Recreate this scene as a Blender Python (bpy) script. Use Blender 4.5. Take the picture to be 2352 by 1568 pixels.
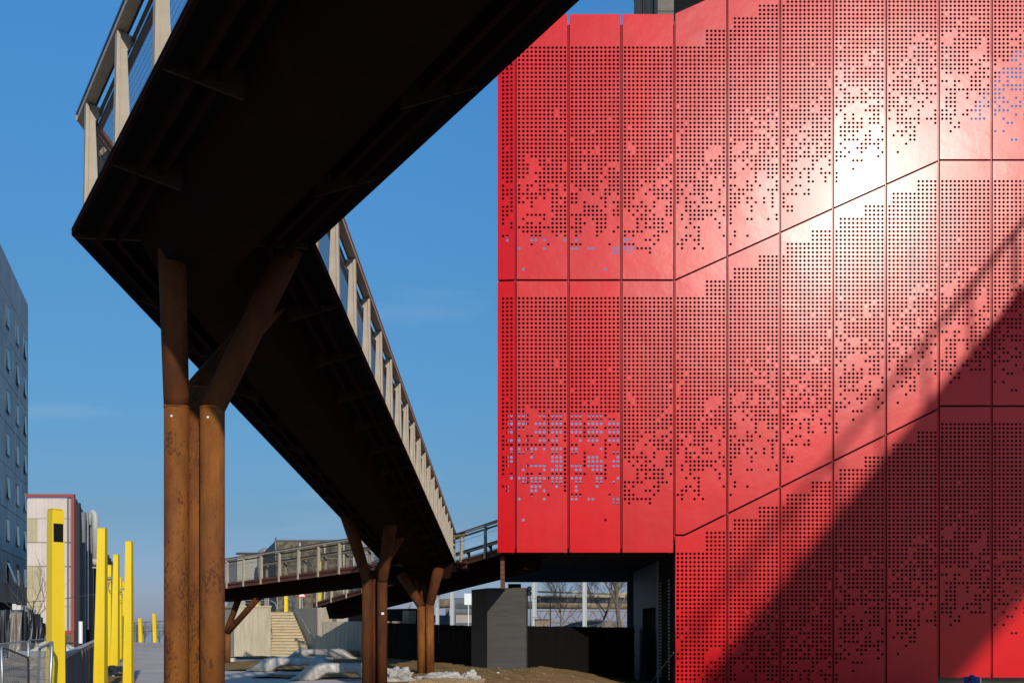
import bpy, math, random
from math import sin, cos, pi, radians
from mathutils import Vector as V, noise
random.seed(7)
S = bpy.context.scene
COL = S.collection
for o in list(bpy.data.objects): bpy.data.objects.remove(o)

# ------------------------------------------------------------------ camera, light, exposure
F = 2287.0                                   # focal length in units of a 2352-wide picture
cam = bpy.data.cameras.new('camera'); camo = bpy.data.objects.new('camera', cam); COL.objects.link(camo)
camo.location = (0, 0, 1.6); camo.rotation_euler = (radians(90), 0, 0)
cam.sensor_width = 36; cam.lens = F/2352*36; cam.shift_y = (1440-784)/2352.0
cam.clip_end = 6000; cam.clip_start = .1
S.camera = camo
SUN = V((0.306, -0.875, 0.375)).normalized()
elev = math.asin(SUN.z); azim = math.atan2(SUN.x, SUN.y)
w = bpy.data.worlds.new('World'); S.world = w; w.use_nodes = True
nt = w.node_tree; bg = nt.nodes['Background']
sky = nt.nodes.new('ShaderNodeTexSky'); sky.sky_type = 'NISHITA'; sky.sun_disc = False
sky.sun_elevation = elev; sky.sun_rotation = azim
sky.air_density = 1.0; sky.dust_density = 0.7; sky.ozone_density = 3.0
# a clear polarised winter sky: grade the sky by height only, the same all the way round
tcw = nt.nodes.new('ShaderNodeTexCoord'); sep = nt.nodes.new('ShaderNodeSeparateXYZ'); nt.links.new(tcw.outputs['Generated'], sep.inputs[0])
rmp = nt.nodes.new('ShaderNodeValToRGB'); nt.links.new(sep.outputs['Z'], rmp.inputs[0])
stops = [(0.0, (.53,.57,1.02)), (.03, (.47,.53,.86)), (.105, (.41,.54,.68)), (.20, (.45,.74,.88)), (.31, (.51,.95,1.12)), (.52, (.62,1.38,1.78)), (1.0, (.65,1.45,1.9))]
while len(rmp.color_ramp.elements) < len(stops): rmp.color_ramp.elements.new(.5)
for e, (p_, c_) in zip(rmp.color_ramp.elements, stops): e.position = p_; e.color = (c_[0]/2, c_[1]/2, c_[2]/2, 1)
mulw = nt.nodes.new('ShaderNodeVectorMath'); mulw.operation = 'MULTIPLY'; nt.links.new(sky.outputs[0], mulw.inputs[0]); nt.links.new(rmp.outputs[0], mulw.inputs[1])
sclw = nt.nodes.new('ShaderNodeVectorMath'); sclw.operation = 'SCALE'; sclw.inputs['Scale'].default_value = 2.0; nt.links.new(mulw.outputs[0], sclw.inputs[0])
mpw = nt.nodes.new('ShaderNodeMapping'); mpw.inputs['Scale'].default_value = (1.5, 1.5, 9); nt.links.new(tcw.outputs['Generated'], mpw.inputs[0])
nzw = nt.nodes.new('ShaderNodeTexNoise'); nzw.inputs['Scale'].default_value = 2.2; nzw.inputs['Detail'].default_value = 7; nt.links.new(mpw.outputs[0], nzw.inputs['Vector'])
mrw = nt.nodes.new('ShaderNodeMapRange'); mrw.inputs[1].default_value = .62; mrw.inputs[2].default_value = .85; mrw.inputs[4].default_value = .16; nt.links.new(nzw.outputs['Fac'], mrw.inputs[0])
mxw = nt.nodes.new('ShaderNodeMix'); mxw.data_type = 'RGBA'; nt.links.new(mrw.outputs[0], mxw.inputs['Factor']); nt.links.new(sclw.outputs[0], mxw.inputs['A']); mxw.inputs['B'].default_value = (7, 7.4, 8, 1)
nt.links.new(mxw.outputs['Result'], bg.inputs[0]); bg.inputs[1].default_value = 0.10
sl = bpy.data.lights.new('sun', 'SUN'); sl.energy = 3.6; sl.angle = radians(.75); sl.color = (1, .915, .79)
so = bpy.data.objects.new('sun', sl); COL.objects.link(so)
so.rotation_euler = SUN.to_track_quat('Z', 'Y').to_euler(); so.location = SUN*50
vs = S.view_settings; vs.view_transform = 'Standard'; vs.look = 'None'; vs.exposure = 0; vs.gamma = 1; vs.use_curve_mapping = False
S.cycles.max_bounces = 6; S.cycles.diffuse_bounces = 3; S.cycles.glossy_bounces = 3
S.cycles.use_denoising = True

# ------------------------------------------------------------------ helpers
def at(u, v, Y):            # a point of the place: direction given in a 2352x1568 picture, distance Y
    return V(((u-1176)/F*Y, Y, 1.6+(1440-v)/F*Y))
def gd(u, v, z=0.0):        # point on level ground
    Y = (1.6-z)*F/(v-1440); return V(((u-1176)/F*Y, Y, z))
def lerp(a, b, t): return a+(b-a)*t

class MB:
    def __init__(s): s.v = []; s.f = []
    def add(s, vs, fs):
        n = len(s.v); s.v += [tuple(p) for p in vs]; s.f += [tuple(i+n for i in f) for f in fs]
    def hexa(s, b, t):      # bottom quad, top quad
        s.add(list(b)+list(t), [(3,2,1,0),(4,5,6,7),(0,1,5,4),(1,2,6,5),(2,3,7,6),(3,0,4,7)])
    def box(s, x0, x1, y0, y1, z0, z1):
        s.hexa([(x0,y0,z0),(x1,y0,z0),(x1,y1,z0),(x0,y1,z0)], [(x0,y0,z1),(x1,y0,z1),(x1,y1,z1),(x0,y1,z1)])
    def obox(s, c, a, b, d):    # half vectors
        c = V(c); s.hexa([c-a-b-d, c+a-b-d, c+a+b-d, c-a+b-d], [c-a-b+d, c+a-b+d, c+a+b+d, c-a+b+d])
    def beam(s, p, q, w, h, up=V((0,0,1)), w2=None, h2=None):
        p = V(p); q = V(q); d = (q-p).normalized(); a = d.cross(up)
        if a.length < 1e-4: a = V((1,0,0))
        a.normalize(); b = a.cross(d).normalized(); w2 = w if w2 is None else w2; h2 = h if h2 is None else h2
        s.hexa([p-a*w/2-b*h/2, p+a*w/2-b*h/2, p+a*w/2+b*h/2, p-a*w/2+b*h/2],
               [q-a*w2/2-b*h2/2, q+a*w2/2-b*h2/2, q+a*w2/2+b*h2/2, q-a*w2/2+b*h2/2])
    def tube(s, pts, r, n=8, caps=True):
        pts = [V(p) for p in pts]; rs = r if isinstance(r, (list, tuple)) else [r]*len(pts)
        ref = None; base = len(s.v); N = len(pts)
        for i, p in enumerate(pts):
            d = (pts[min(i+1, N-1)]-pts[max(i-1, 0)]).normalized()
            if ref is None:
                ref = d.orthogonal().normalized()
            a = (ref-d*ref.dot(d)).normalized(); b = d.cross(a); ref = a
            for k in range(n):
                t = 2*pi*k/n; s.v.append(tuple(p+(a*cos(t)+b*sin(t))*rs[i]))
        for i in range(N-1):
            for k in range(n):
                k2 = (k+1) % n; s.f.append((base+i*n+k, base+i*n+k2, base+(i+1)*n+k2, base+(i+1)*n+k))
        if caps:
            s.f.append(tuple(base+k for k in range(n-1, -1, -1))); s.f.append(tuple(base+(N-1)*n+k for k in range(n)))
    def poly(s, pts): s.add(pts, [tuple(range(len(pts)))])
    def prism(s, pts, d):   # polygon extruded by vector d
        n = len(pts); d = V(d); s.add([V(p) for p in pts]+[V(p)+d for p in pts],
            [tuple(range(n-1, -1, -1)), tuple(range(n, 2*n))]+[(i, (i+1) % n, n+(i+1) % n, n+i) for i in range(n)])
    def build(s, name, mat, parent=None, smooth=False, org=None, bevel=0):
        off = V((0,0,0)) if parent is None else parent['_o']
        if parent is None and org is not None: off = V(org)
        me = bpy.data.meshes.new(name); me.from_pydata([(x-off[0], y-off[1], z-off[2]) for x, y, z in s.v], [], s.f)
        me.materials.append(mat); me.update()
        if smooth: me.shade_smooth()
        o = bpy.data.objects.new(name, me); COL.objects.link(o)
        if parent is not None:
            o.parent = parent; o['_o'] = tuple(off)
        else:
            o.location = off; o['_o'] = tuple(off)
        if bevel:
            m = o.modifiers.new('bevel', 'BEVEL'); m.width = bevel; m.segments = 2; m.limit_method = 'ANGLE'
        return o
def tag(o, label=None, cat=None, group=None, kind=None):
    if label: o['label'] = label
    if cat: o['category'] = cat
    if group: o['group'] = group
    if kind: o['kind'] = kind
    return o
def thing(name, loc, label, cat, group=None):
    o = bpy.data.objects.new(name, None); COL.objects.link(o); o.location = loc; o['_o'] = tuple(loc)
    o.empty_display_size = .3
    return tag(o, label, cat, group)

MATS = {}
def mat(name, col, rough=.7, metal=0, var=0.0, vscale=1.0, col2=None, bump=0, bscale=20, spec=.5, stretch=(1,1,1), coat=0, crough=.1,
        streak=0, streakcol=None, detail=5, trans=0, contrast=(.35,.65)):
    m = bpy.data.materials.new(name); m.use_nodes = True; n = m.node_tree; L = n.links
    p = n.nodes['Principled BSDF']
    p.inputs['Base Color'].default_value = (*col, 1); p.inputs['Roughness'].default_value = rough
    p.inputs['Metallic'].default_value = metal; p.inputs['Specular IOR Level'].default_value = spec
    p.inputs['Coat Weight'].default_value = coat; p.inputs['Coat Roughness'].default_value = crough
    tc = n.nodes.new('ShaderNodeTexCoord'); mp = n.nodes.new('ShaderNodeMapping'); mp.inputs['Scale'].default_value = stretch
    L.new(tc.outputs['Object'], mp.inputs[0])
    out = None
    if col2 is not None or var:
        nz = n.nodes.new('ShaderNodeTexNoise'); nz.inputs['Scale'].default_value = vscale; nz.inputs['Detail'].default_value = detail
        nz.inputs['Roughness'].default_value = .65
        L.new(mp.outputs[0], nz.inputs['Vector'])
        mr = n.nodes.new('ShaderNodeMapRange'); mr.inputs[1].default_value = contrast[0]; mr.inputs[2].default_value = contrast[1]
        L.new(nz.outputs['Fac'], mr.inputs[0])
        mx = n.nodes.new('ShaderNodeMix'); mx.data_type = 'RGBA'
        c2 = col2 if col2 is not None else tuple(c*(1-var) for c in col)
        mx.inputs['A'].default_value = (*col, 1); mx.inputs['B'].default_value = (*c2, 1)
        L.new(mr.outputs[0], mx.inputs['Factor']); out = mx.outputs['Result']
    if streak:      # rain streaks running down
        mp2 = n.nodes.new('ShaderNodeMapping'); mp2.inputs['Scale'].default_value = (6, 6, .25); L.new(tc.outputs['Object'], mp2.inputs[0])
        n2 = n.nodes.new('ShaderNodeTexNoise'); n2.inputs['Scale'].default_value = 1.0; n2.inputs['Detail'].default_value = 6
        L.new(mp2.outputs[0], n2.inputs['Vector'])
        r2 = n.nodes.new('ShaderNodeMapRange'); r2.inputs[1].default_value = .48; r2.inputs[2].default_value = .75; r2.inputs[4].default_value = streak
        L.new(n2.outputs['Fac'], r2.inputs[0])
        m2 = n.nodes.new('ShaderNodeMix'); m2.data_type = 'RGBA'
        if out: L.new(out, m2.inputs['A'])
        else: m2.inputs['A'].default_value = (*col, 1)
        m2.inputs['B'].default_value = (*(streakcol or tuple(c*.4 for c in col)), 1)
        L.new(r2.outputs[0], m2.inputs['Factor']); out = m2.outputs['Result']
    if out: L.new(out, p.inputs['Base Color'])
    if bump:
        n3 = n.nodes.new('ShaderNodeTexNoise'); n3.inputs['Scale'].default_value = bscale; n3.inputs['Detail'].default_value = 6
        L.new(mp.outputs[0], n3.inputs['Vector'])
        b = n.nodes.new('ShaderNodeBump'); b.inputs['Strength'].default_value = min(bump, 1); b.inputs['Distance'].default_value = .02 if bump <= 1 else .02*bump
        L.new(n3.outputs['Fac'], b.inputs['Height']); L.new(b.outputs[0], p.inputs['Normal'])
    if trans: p.inputs['Transmission Weight'].default_value = trans
    MATS[name] = m; return m

# red coil-coated sheet: wide soft lobe below a tighter lacquer
M_REDS = []
for q_, (cr, rg, st) in enumerate(((.61,.29,.20), (.585,.31,.26), (.63,.28,.17), (.60,.33,.30))):
    M_REDS.append(mat('red_lacquered_sheet', (cr,.003,.007), rough=rg, var=.14, vscale=.5, spec=.19, bump=.9, bscale=.8, coat=.165, crough=.225, streak=st, streakcol=(cr*.62,.004,.009)))
    M_REDS[-1].node_tree.nodes['Principled BSDF'].inputs['Coat IOR'].default_value = 1.5
M_RED = M_REDS[0]
M_REDFIN = mat('red_fin', (.16,.002,.004), rough=.6)
M_BLACK = mat('black_interior', (.006,.006,.007), rough=.9, spec=.2)
M_SOFFIT = mat('dark_soffit_panel', (.030,.023,.02), rough=.8, spec=.1, var=.15, vscale=.8)
M_DKWALL = mat('dark_grey_metal_wall', (.022,.023,.027), spec=.2, rough=.5, var=.25, vscale=1.5)
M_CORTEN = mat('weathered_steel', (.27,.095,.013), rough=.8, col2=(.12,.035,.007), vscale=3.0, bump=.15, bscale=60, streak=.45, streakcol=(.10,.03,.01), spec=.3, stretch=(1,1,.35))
def speckle(m, scale, lo, hi, amt, col):
    n = m.node_tree; L = n.links; p = n.nodes['Principled BSDF']; src = p.inputs['Base Color'].links[0].from_socket
    tc = n.nodes.new('ShaderNodeTexCoord'); mp = n.nodes.new('ShaderNodeMapping'); mp.inputs['Scale'].default_value = (1,1,.5); L.new(tc.outputs['Object'], mp.inputs[0])
    z = n.nodes.new('ShaderNodeTexNoise'); z.inputs['Scale'].default_value = scale; z.inputs['Detail'].default_value = 3; L.new(mp.outputs[0], z.inputs['Vector'])
    z2 = n.nodes.new('ShaderNodeTexNoise'); z2.inputs['Scale'].default_value = scale*.12; z2.inputs['Detail'].default_value = 2; L.new(mp.outputs[0], z2.inputs['Vector'])
    ad = n.nodes.new('ShaderNodeMath'); ad.operation = 'MULTIPLY_ADD'; L.new(z2.outputs['Fac'], ad.inputs[0]); ad.inputs[1].default_value = .8; L.new(z.outputs['Fac'], ad.inputs[2])
    r = n.nodes.new('ShaderNodeMapRange'); r.inputs[1].default_value = lo; r.inputs[2].default_value = hi; r.inputs[4].default_value = amt; L.new(ad.outputs[0], r.inputs[0])
    x = n.nodes.new('ShaderNodeMix'); x.data_type = 'RGBA'; L.new(src, x.inputs['A']); x.inputs['B'].default_value = (*col, 1); L.new(r.outputs[0], x.inputs['Factor']); L.new(x.outputs['Result'], p.inputs['Base Color'])
speckle(M_CORTEN, 45, .98, 1.10, .8, (.06,.018,.006))
M_CORTSHADE = mat('shaded_weathered_steel', (.11,.034,.008), rough=.85, col2=(.05,.015,.005), vscale=3.0, bump=.15, bscale=60, streak=.45, streakcol=(.05,.016,.006), spec=.2, stretch=(1,1,.35))  # darker copy of weathered steel: shade on arms and middle column put into colour
M_RUSTSHADE = mat('shaded_rusty_steel', (.018,.006,.004), rough=.9, col2=(.009,.005,.004), vscale=1.2, bump=.1, bscale=30, spec=.03)  # rusty steel darkened so the shade under the deck sits in its colour
M_UNDERSHADE = mat('underside_shaded_steel', (.006,.004,.004), rough=.9, col2=(.003,.003,.003), vscale=.9, spec=.03)  # deck steel nearly black: underside shade put into the colour
M_FASCIA = mat('rust_brown_fascia', (.13,.045,.025), rough=.65, var=.3, vscale=2, spec=.3)
M_POST = mat('beige_grey_galvanised_post', (.42,.345,.26), rough=.5, var=.22, vscale=3, metal=.0, bump=.05, bscale=25)
M_RIB = mat('rib_steel', (.028,.016,.013), rough=.8, var=.3, vscale=2, spec=.1)
M_CAP = mat('dark_handrail_cap', (.03,.03,.034), rough=.45)
M_BRONZE = mat('bronze_handrail', (.32,.2,.075), rough=.4, metal=.3, var=.3, vscale=4)
M_WIRE = mat('dark_wire', (.035,.032,.035), rough=.5)
M_YEL = mat('yellow_painted_steel', (.80,.56,.012), rough=.42, var=.08, vscale=1.5, streak=.16, streakcol=(.42,.30,.01))
M_CONC = mat('pale_pavement_concrete', (.52,.45,.40), rough=.9, var=.22, vscale=.35, bump=.2, bscale=12, detail=8)
M_CONCW = mat('board_marked_concrete', (.52,.44,.32), rough=.9, var=.28, vscale=2.2, bump=.3, bscale=9, stretch=(3,3,.35), streak=.3, streakcol=(.32,.27,.2))
M_STEP = mat('pale_step_concrete', (.54,.44,.29), rough=.9, var=.22, vscale=3, bump=.15)
M_EARTH = mat('dry_brown_earth', (.32,.195,.08), rough=1, col2=(.18,.11,.045), vscale=1.3, bump=1.0, bscale=6, detail=10, spec=.1)
M_GRASSD = mat('thin_winter_grass', (.10,.11,.035), rough=1, col2=(.05,.06,.02), vscale=3, bump=1, bscale=10, spec=.1)
M_RUBBLE = mat('sandy_rubble', (.34,.27,.2), rough=1, col2=(.2,.16,.12), vscale=2, bump=1, bscale=5, spec=.1)
M_HOTEL = mat('weathered_grey_concrete', (.80,.72,.63), rough=.85, col2=(.56,.51,.45), vscale=.45, bump=.15, bscale=5, streak=.5, streakcol=(.28,.26,.24), stretch=(1,1,.6))
M_GLASS = mat('blue_grey_window_glass', (.03,.05,.07), rough=.05, spec=1.0)
M_FRAME = mat('dark_window_frame', (.04,.045,.05), rough=.5)
M_WHITECLAD = mat('white_corrugated_sheet', (.60,.51,.46), rough=.6, var=.12, vscale=.4, streak=.2)
M_CREAM = mat('translucent_cream_sheet', (.50,.42,.26), rough=.5, var=.2, vscale=.4, streak=.25)
M_REDTRIM = mat('faded_red_trim', (.27,.05,.04), rough=.6)
M_DKCLAD = mat('dark_blue_grey_cladding', (.022,.024,.032), rough=.6, var=.4, vscale=.3, streak=.3)
M_PIPE = mat('grey_duct', (.22,.22,.24), rough=.5, var=.2, vscale=1)
M_GALV = mat('galvanised_steel', (.35,.37,.40), rough=.38, metal=.6, var=.2, vscale=5)
M_TARP = mat('black_tarpaulin', (.018,.022,.03), rough=.35, bump=.3, bscale=3)
M_TARPL = mat('silvery_plastic_sheet', (.25,.22,.19), rough=.35, bump=.5, bscale=4, var=.4, vscale=2)
M_PLAST = mat('whitish_plastic_wrap', (.46,.43,.39), rough=.45, var=.35, vscale=5, bump=.5, bscale=12)
M_BOARD = mat('grey_weathered_board', (.20,.19,.19), rough=.85, var=.4, vscale=3, stretch=(1,1,.15), bump=.2, bscale=20)
M_BOARDT = mat('pale_board_top', (.45,.38,.34), rough=.9, var=.2, vscale=6)
M_BLKBOARD = mat('black_stained_board', (.008,.007,.007), spec=.1, rough=.85, var=.35, vscale=4, stretch=(1,1,.15))
M_PIER = mat('dark_brick_pier', (.075,.07,.065), rough=.75, var=.3, vscale=1.2, bump=.2, bscale=14, stretch=(.6,.6,6))
M_WOOD = mat('raw_pallet_wood', (.33,.22,.12), rough=.85, var=.4, vscale=6)
M_PEBBLE = mat('exposed_pebble_concrete', (.16,.13,.085), rough=.95, col2=(.05,.042,.035), vscale=2.2, bump=.6, bscale=8, detail=12, contrast=(.42,.6))
M_GREYMET = mat('grey_metal_cladding', (.10,.11,.125), rough=.5, var=.15, vscale=1)
M_PALECLAD = mat('pale_beige_cladding', (.36,.34,.29), rough=.6, var=.12, vscale=1)
M_MAST = mat('pale_grey_mast', (.42,.43,.42), rough=.55, var=.12, vscale=2)
M_TAN = mat('tan_pipeline', (.26,.2,.13), rough=.7, col2=(.11,.075,.05), vscale=1.5)
M_YPIPE = mat('yellow_ochre_pipe', (.55,.37,.12), rough=.6)
M_BLUEIND = mat('blue_grey_industrial_sheet', (.10,.11,.13), rough=.6, var=.2, vscale=1)
M_BARK = mat('grey_brown_bark', (.13,.10,.075), rough=.9, var=.3, vscale=5)
M_TWIG = mat('brown_twigs', (.11,.08,.06), rough=.9)
M_MOUND = mat('scrubby_embankment', (.15,.12,.08), rough=1, col2=(.06,.05,.035), vscale=1.5, bump=1, bscale=3, detail=10)
M_WATER = mat('pale_haze_water', (.10,.12,.15), rough=.12, bump=.1, bscale=.6)
M_BLUE = mat('blue_gas_bottle_paint', (.015,.045,.20), rough=.4, var=.2, vscale=8)
M_BRASS = mat('brass_valve', (.5,.42,.28), rough=.35, metal=.8)
M_TOWER = mat('board_formed_tower_concrete', (.20,.175,.145), rough=.9, var=.25, vscale=1.2, bump=.25, bscale=8, stretch=(.5,.5,3), streak=.3)
M_NET = mat('dark_debris_net', (.018,.018,.026), rough=.8, var=.5, vscale=2, stretch=(3,3,.3))
M_SIGNR = mat('red_sign_border', (.6,.02,.02), rough=.5); M_SIGNW = mat('white_sign_face', (.75,.75,.75), rough=.5)
M_WHITE = mat('white_painted_block', (.6,.58,.52), rough=.8, var=.1, vscale=4)

# ------------------------------------------------------------------ ground
def sheet(name, pts, m, z, kind='structure', sub=0, amp=0, label=None, cat=None):
    mb = MB(); mb.poly([(p[0], p[1], z) for p in pts]); o = mb.build(name, m); tag(o, kind=kind, label=label, cat=cat); return o
def gz(x):
    t = min(1, max(0, (x-.6)/5.2)); return -.8*t*t*(3-2*t)
GX = [-70, .6, 1.4, 2.2, 3.0, 3.8, 4.6, 5.8, 60]
mb = MB(); mb.poly([(-70,-60,0),(.6,-60,0),(.6,66,0),(-10,66,0),(-35,107,0),(-70,107,0)])
for xa, xb in zip(GX[1:-1], GX[2:]): mb.poly([(xa,-60,gz(xa)),(xb,-60,gz(xb)),(xb,66,gz(xb)),(xa,66,gz(xa))])
mb.add([(-10,66,0),(-35,107,0),(-70,107,0),(-10,66,-9),(-35,107,-9),(-70,107,-9),(60,66,0),(60,66,-9)], [(0,1,4,3),(1,2,5,4),(6,0,3,7)])
tag(mb.build('ground', M_CONC), kind='structure')
mb = MB(); mb.poly([(-4000,60,-8),(4000,60,-8),(4000,5500,-8),(-4000,5500,-8)])
tag(mb.build('haze_mirror', M_WATER), kind='structure')  # invented water sheet mirroring the sky, standing in for pale distant haze

mb = MB()
for xa, xb in zip(GX[:-1], GX[1:]): mb.poly([(max(xa,-60),-58,gz(xa)+.004),(min(xb,50),-58,gz(xb)+.004),(min(xb,50),-3,gz(xb)+.004),(max(xa,-60),-3,gz(xa)+.004)])
tag(mb.build('bounce_yard', mat('warm_bounce_ground', (.24,.19,.14), rough=.95, var=.3, vscale=3)), kind='structure')  # unseen ground behind the camera, warm tone set to bounce fill onto the facade
def bumpy(name, outline, z, m, amp=.03, step=.35, kind='structure', edge=.25):
    # uneven ground patch: grid clipped to a polygon
    xs = [p[0] for p in outline]; ys = [p[1] for p in outline]
    def inside(x, y):
        c = False; n = len(outline)
        for i in range(n):
            x1, y1 = outline[i][:2]; x2, y2 = outline[(i+1) % n][:2]
            if (y1 > y) != (y2 > y) and x < (x2-x1)*(y-y1)/(y2-y1)+x1: c = not c
        return c
    mb = MB(); idx = {}; x0 = min(xs); y0 = min(ys); nx = int((max(xs)-x0)/step)+1; ny = int((max(ys)-y0)/step)+1
    def vid(i, j):
        if (i, j) not in idx:
            x = x0+i*step; y = y0+j*step; x += noise.noise(V((x*.9, y*.9, 3)))*step*.8; y += noise.noise(V((x*.9, y*.9, 9)))*step*.8
            h = amp*(noise.noise(V((x*1.3, y*1.3, 0)))+.6*noise.noise(V((x*4, y*4, 5)))+.5)
            idx[(i, j)] = len(mb.v); mb.v.append((x, y, z+max(0, h)+gz(x)+(.012 if x > .4 else 0)))
        return idx[(i, j)]
    for i in range(nx):
        for j in range(ny):
            if inside(x0+(i+.5)*step, y0+(j+.5)*step):
                mb.f.append((vid(i,j), vid(i+1,j), vid(i+1,j+1), vid(i,j+1)))
    o = mb.build(name, m, smooth=True); tag(o, kind=kind); return o
g = lambda u, v: tuple(gd(u, v))[:2]
bumpy('bare_earth', [g(440,1519), g(700,1518), g(892,1511), g(1000,1521), g(1080,1530), g(1210,1539), (1.0,41), (5.9,47.5), (5.9,34), (9,32), (12,31), (12,21), (3.8,20), (0,12), (-2.4,12), g(890,1620), g(868,1541), g(800,1538), g(600,1541), g(440,1538)], .006, M_EARTH, amp=.06)
bumpy('bare_earth', [g(575,1557), g(640,1549), g(830,1547), g(850,1552), g(850,1557), g(700,1558)], .006, M_EARTH, amp=.05, step=.2)
bumpy('bare_earth', [g(-40,1640), g(150,1600), g(222,1562), g(246,1545), g(302,1548), g(304,1556), g(290,1640), g(150,1900), g(-40,1900)], .006, M_EARTH, amp=.05, step=.2)
bumpy('thin_grass', [g(500,1510), g(600,1507), g(640,1508.5), g(625,1512), g(500,1512)], .006, M_GRASSD, amp=.06, step=.3)
bumpy('sandy_rubble_ground', [g(-60,1512), g(110,1505), g(150,1513), g(140,1555), g(120,1600), g(-60,1640)], .008, M_RUBBLE, amp=.4, step=.3)

# ------------------------------------------------------------------ footbridge
C0 = V((-4.61, 10.42, 5.70)); I0 = V((-2.12, 10.65, 5.68))
dA = V((.559, -.829, .0457))
A_L = C0+dA*34; A_R = I0+dA*34
B_L = V((-4.57, 37.5, 3.72)); B_R = V((-2.06, 38.0, 3.79))
bridge = thing('footbridge', (-3.4, 10.8, 0), 'long zigzag footbridge of weathered steel on Y-shaped tube columns with beige railing posts', 'footbridge')
RAILH = 1.28
def segment(L0, R0, L1, R1, n_rib, spine=.34, fascia=M_FASCIA, fh=.24, dz=0.0):
    Q = lambda s, t, z=0: lerp(lerp(L0, R0, s), lerp(L1, R1, s), t)+V((0,0,z))
    m = MB(); m.hexa([Q(0,0,.10+dz), Q(1,0,.10+dz), Q(1,1,.10+dz), Q(0,1,.10+dz)], [Q(0,0,.16+dz*1.3), Q(1,0,.16+dz*1.3), Q(1,1,.16+dz*1.3), Q(0,1,.16+dz*1.3)])
    m.build('deck_plate', M_UNDERSHADE, bridge)
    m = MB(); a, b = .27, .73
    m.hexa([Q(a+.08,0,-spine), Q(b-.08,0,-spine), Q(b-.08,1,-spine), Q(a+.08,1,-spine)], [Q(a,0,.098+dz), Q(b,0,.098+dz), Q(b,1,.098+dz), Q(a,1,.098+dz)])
    m.build('spine_girder', M_RUSTSHADE, bridge)
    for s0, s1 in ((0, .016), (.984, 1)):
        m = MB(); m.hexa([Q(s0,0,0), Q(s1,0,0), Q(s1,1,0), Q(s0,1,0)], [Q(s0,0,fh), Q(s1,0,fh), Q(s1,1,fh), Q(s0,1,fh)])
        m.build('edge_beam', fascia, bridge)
    d = (L1-L0).normalized()*.012
    for i in range(1, n_rib):
        t = i/n_rib
        for s0, s1, z0, z1 in ((.018, .26, .04+dz*.5, -.2), (.982, .74, .04+dz*.5, -.2)):
            p, q = Q(s0, t), Q(s1, t); m = MB()
            m.hexa([p-d+V((0,0,z0)), p+d+V((0,0,z0)), q+d+V((0,0,z1)), q-d+V((0,0,z1))], [p-d+V((0,0,.098+dz)), p+d+V((0,0,.098+dz)), q+d+V((0,0,.098+dz)), q-d+V((0,0,.098+dz))])
            m.build('rib', M_RIB, bridge)
    for s in (.11, .19, .81, .89):       # stiffeners along the deck
        m = MB(); m.beam(Q(s,0,.05+dz), Q(s,1,.05+dz), .05, .095); m.build('stiffener', M_RUSTSHADE, bridge)
    return Q

POST = {}
def post_mesh():
    # local: x = along outward direction, y = along edge, z up
    m = MB(); b0, b1 = -.085, .05; t0, t1 = -.045, .03
    m.hexa([(b0,-.018,0),(b1,-.018,0),(b1,.018,0),(b0,.018,0)], [(t0-.0,-.018,RAILH-.09),(t1,-.018,RAILH-.09),(t1,.018,RAILH-.09),(t0,.018,RAILH-.09)])
    m.hexa([(b1-.02,-.04,.01),(b1+.012,-.04,.01),(b1+.012,.04,.01),(b1-.02,.04,.01)], [(t1-.02,-.04,RAILH-.1),(t1+.012,-.04,RAILH-.1),(t1+.012,.04,RAILH-.1),(t1-.02,.04,RAILH-.1)])
    m.hexa([(t0-.07,-.016,RAILH-.17),(t0+.0,-.016,RAILH-.26),(t0+.0,.016,RAILH-.26),(t0-.07,.016,RAILH-.17)], [(t0-.09,-.016,RAILH-.1),(t1,-.016,RAILH-.088),(t1,.016,RAILH-.088),(t0-.09,.016,RAILH-.1)])
    me = bpy.data.meshes.new('railing_post'); me.from_pydata(m.v, [], m.f); me.materials.append(M_POST); me.update(); return me
PM = post_mesh()
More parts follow.
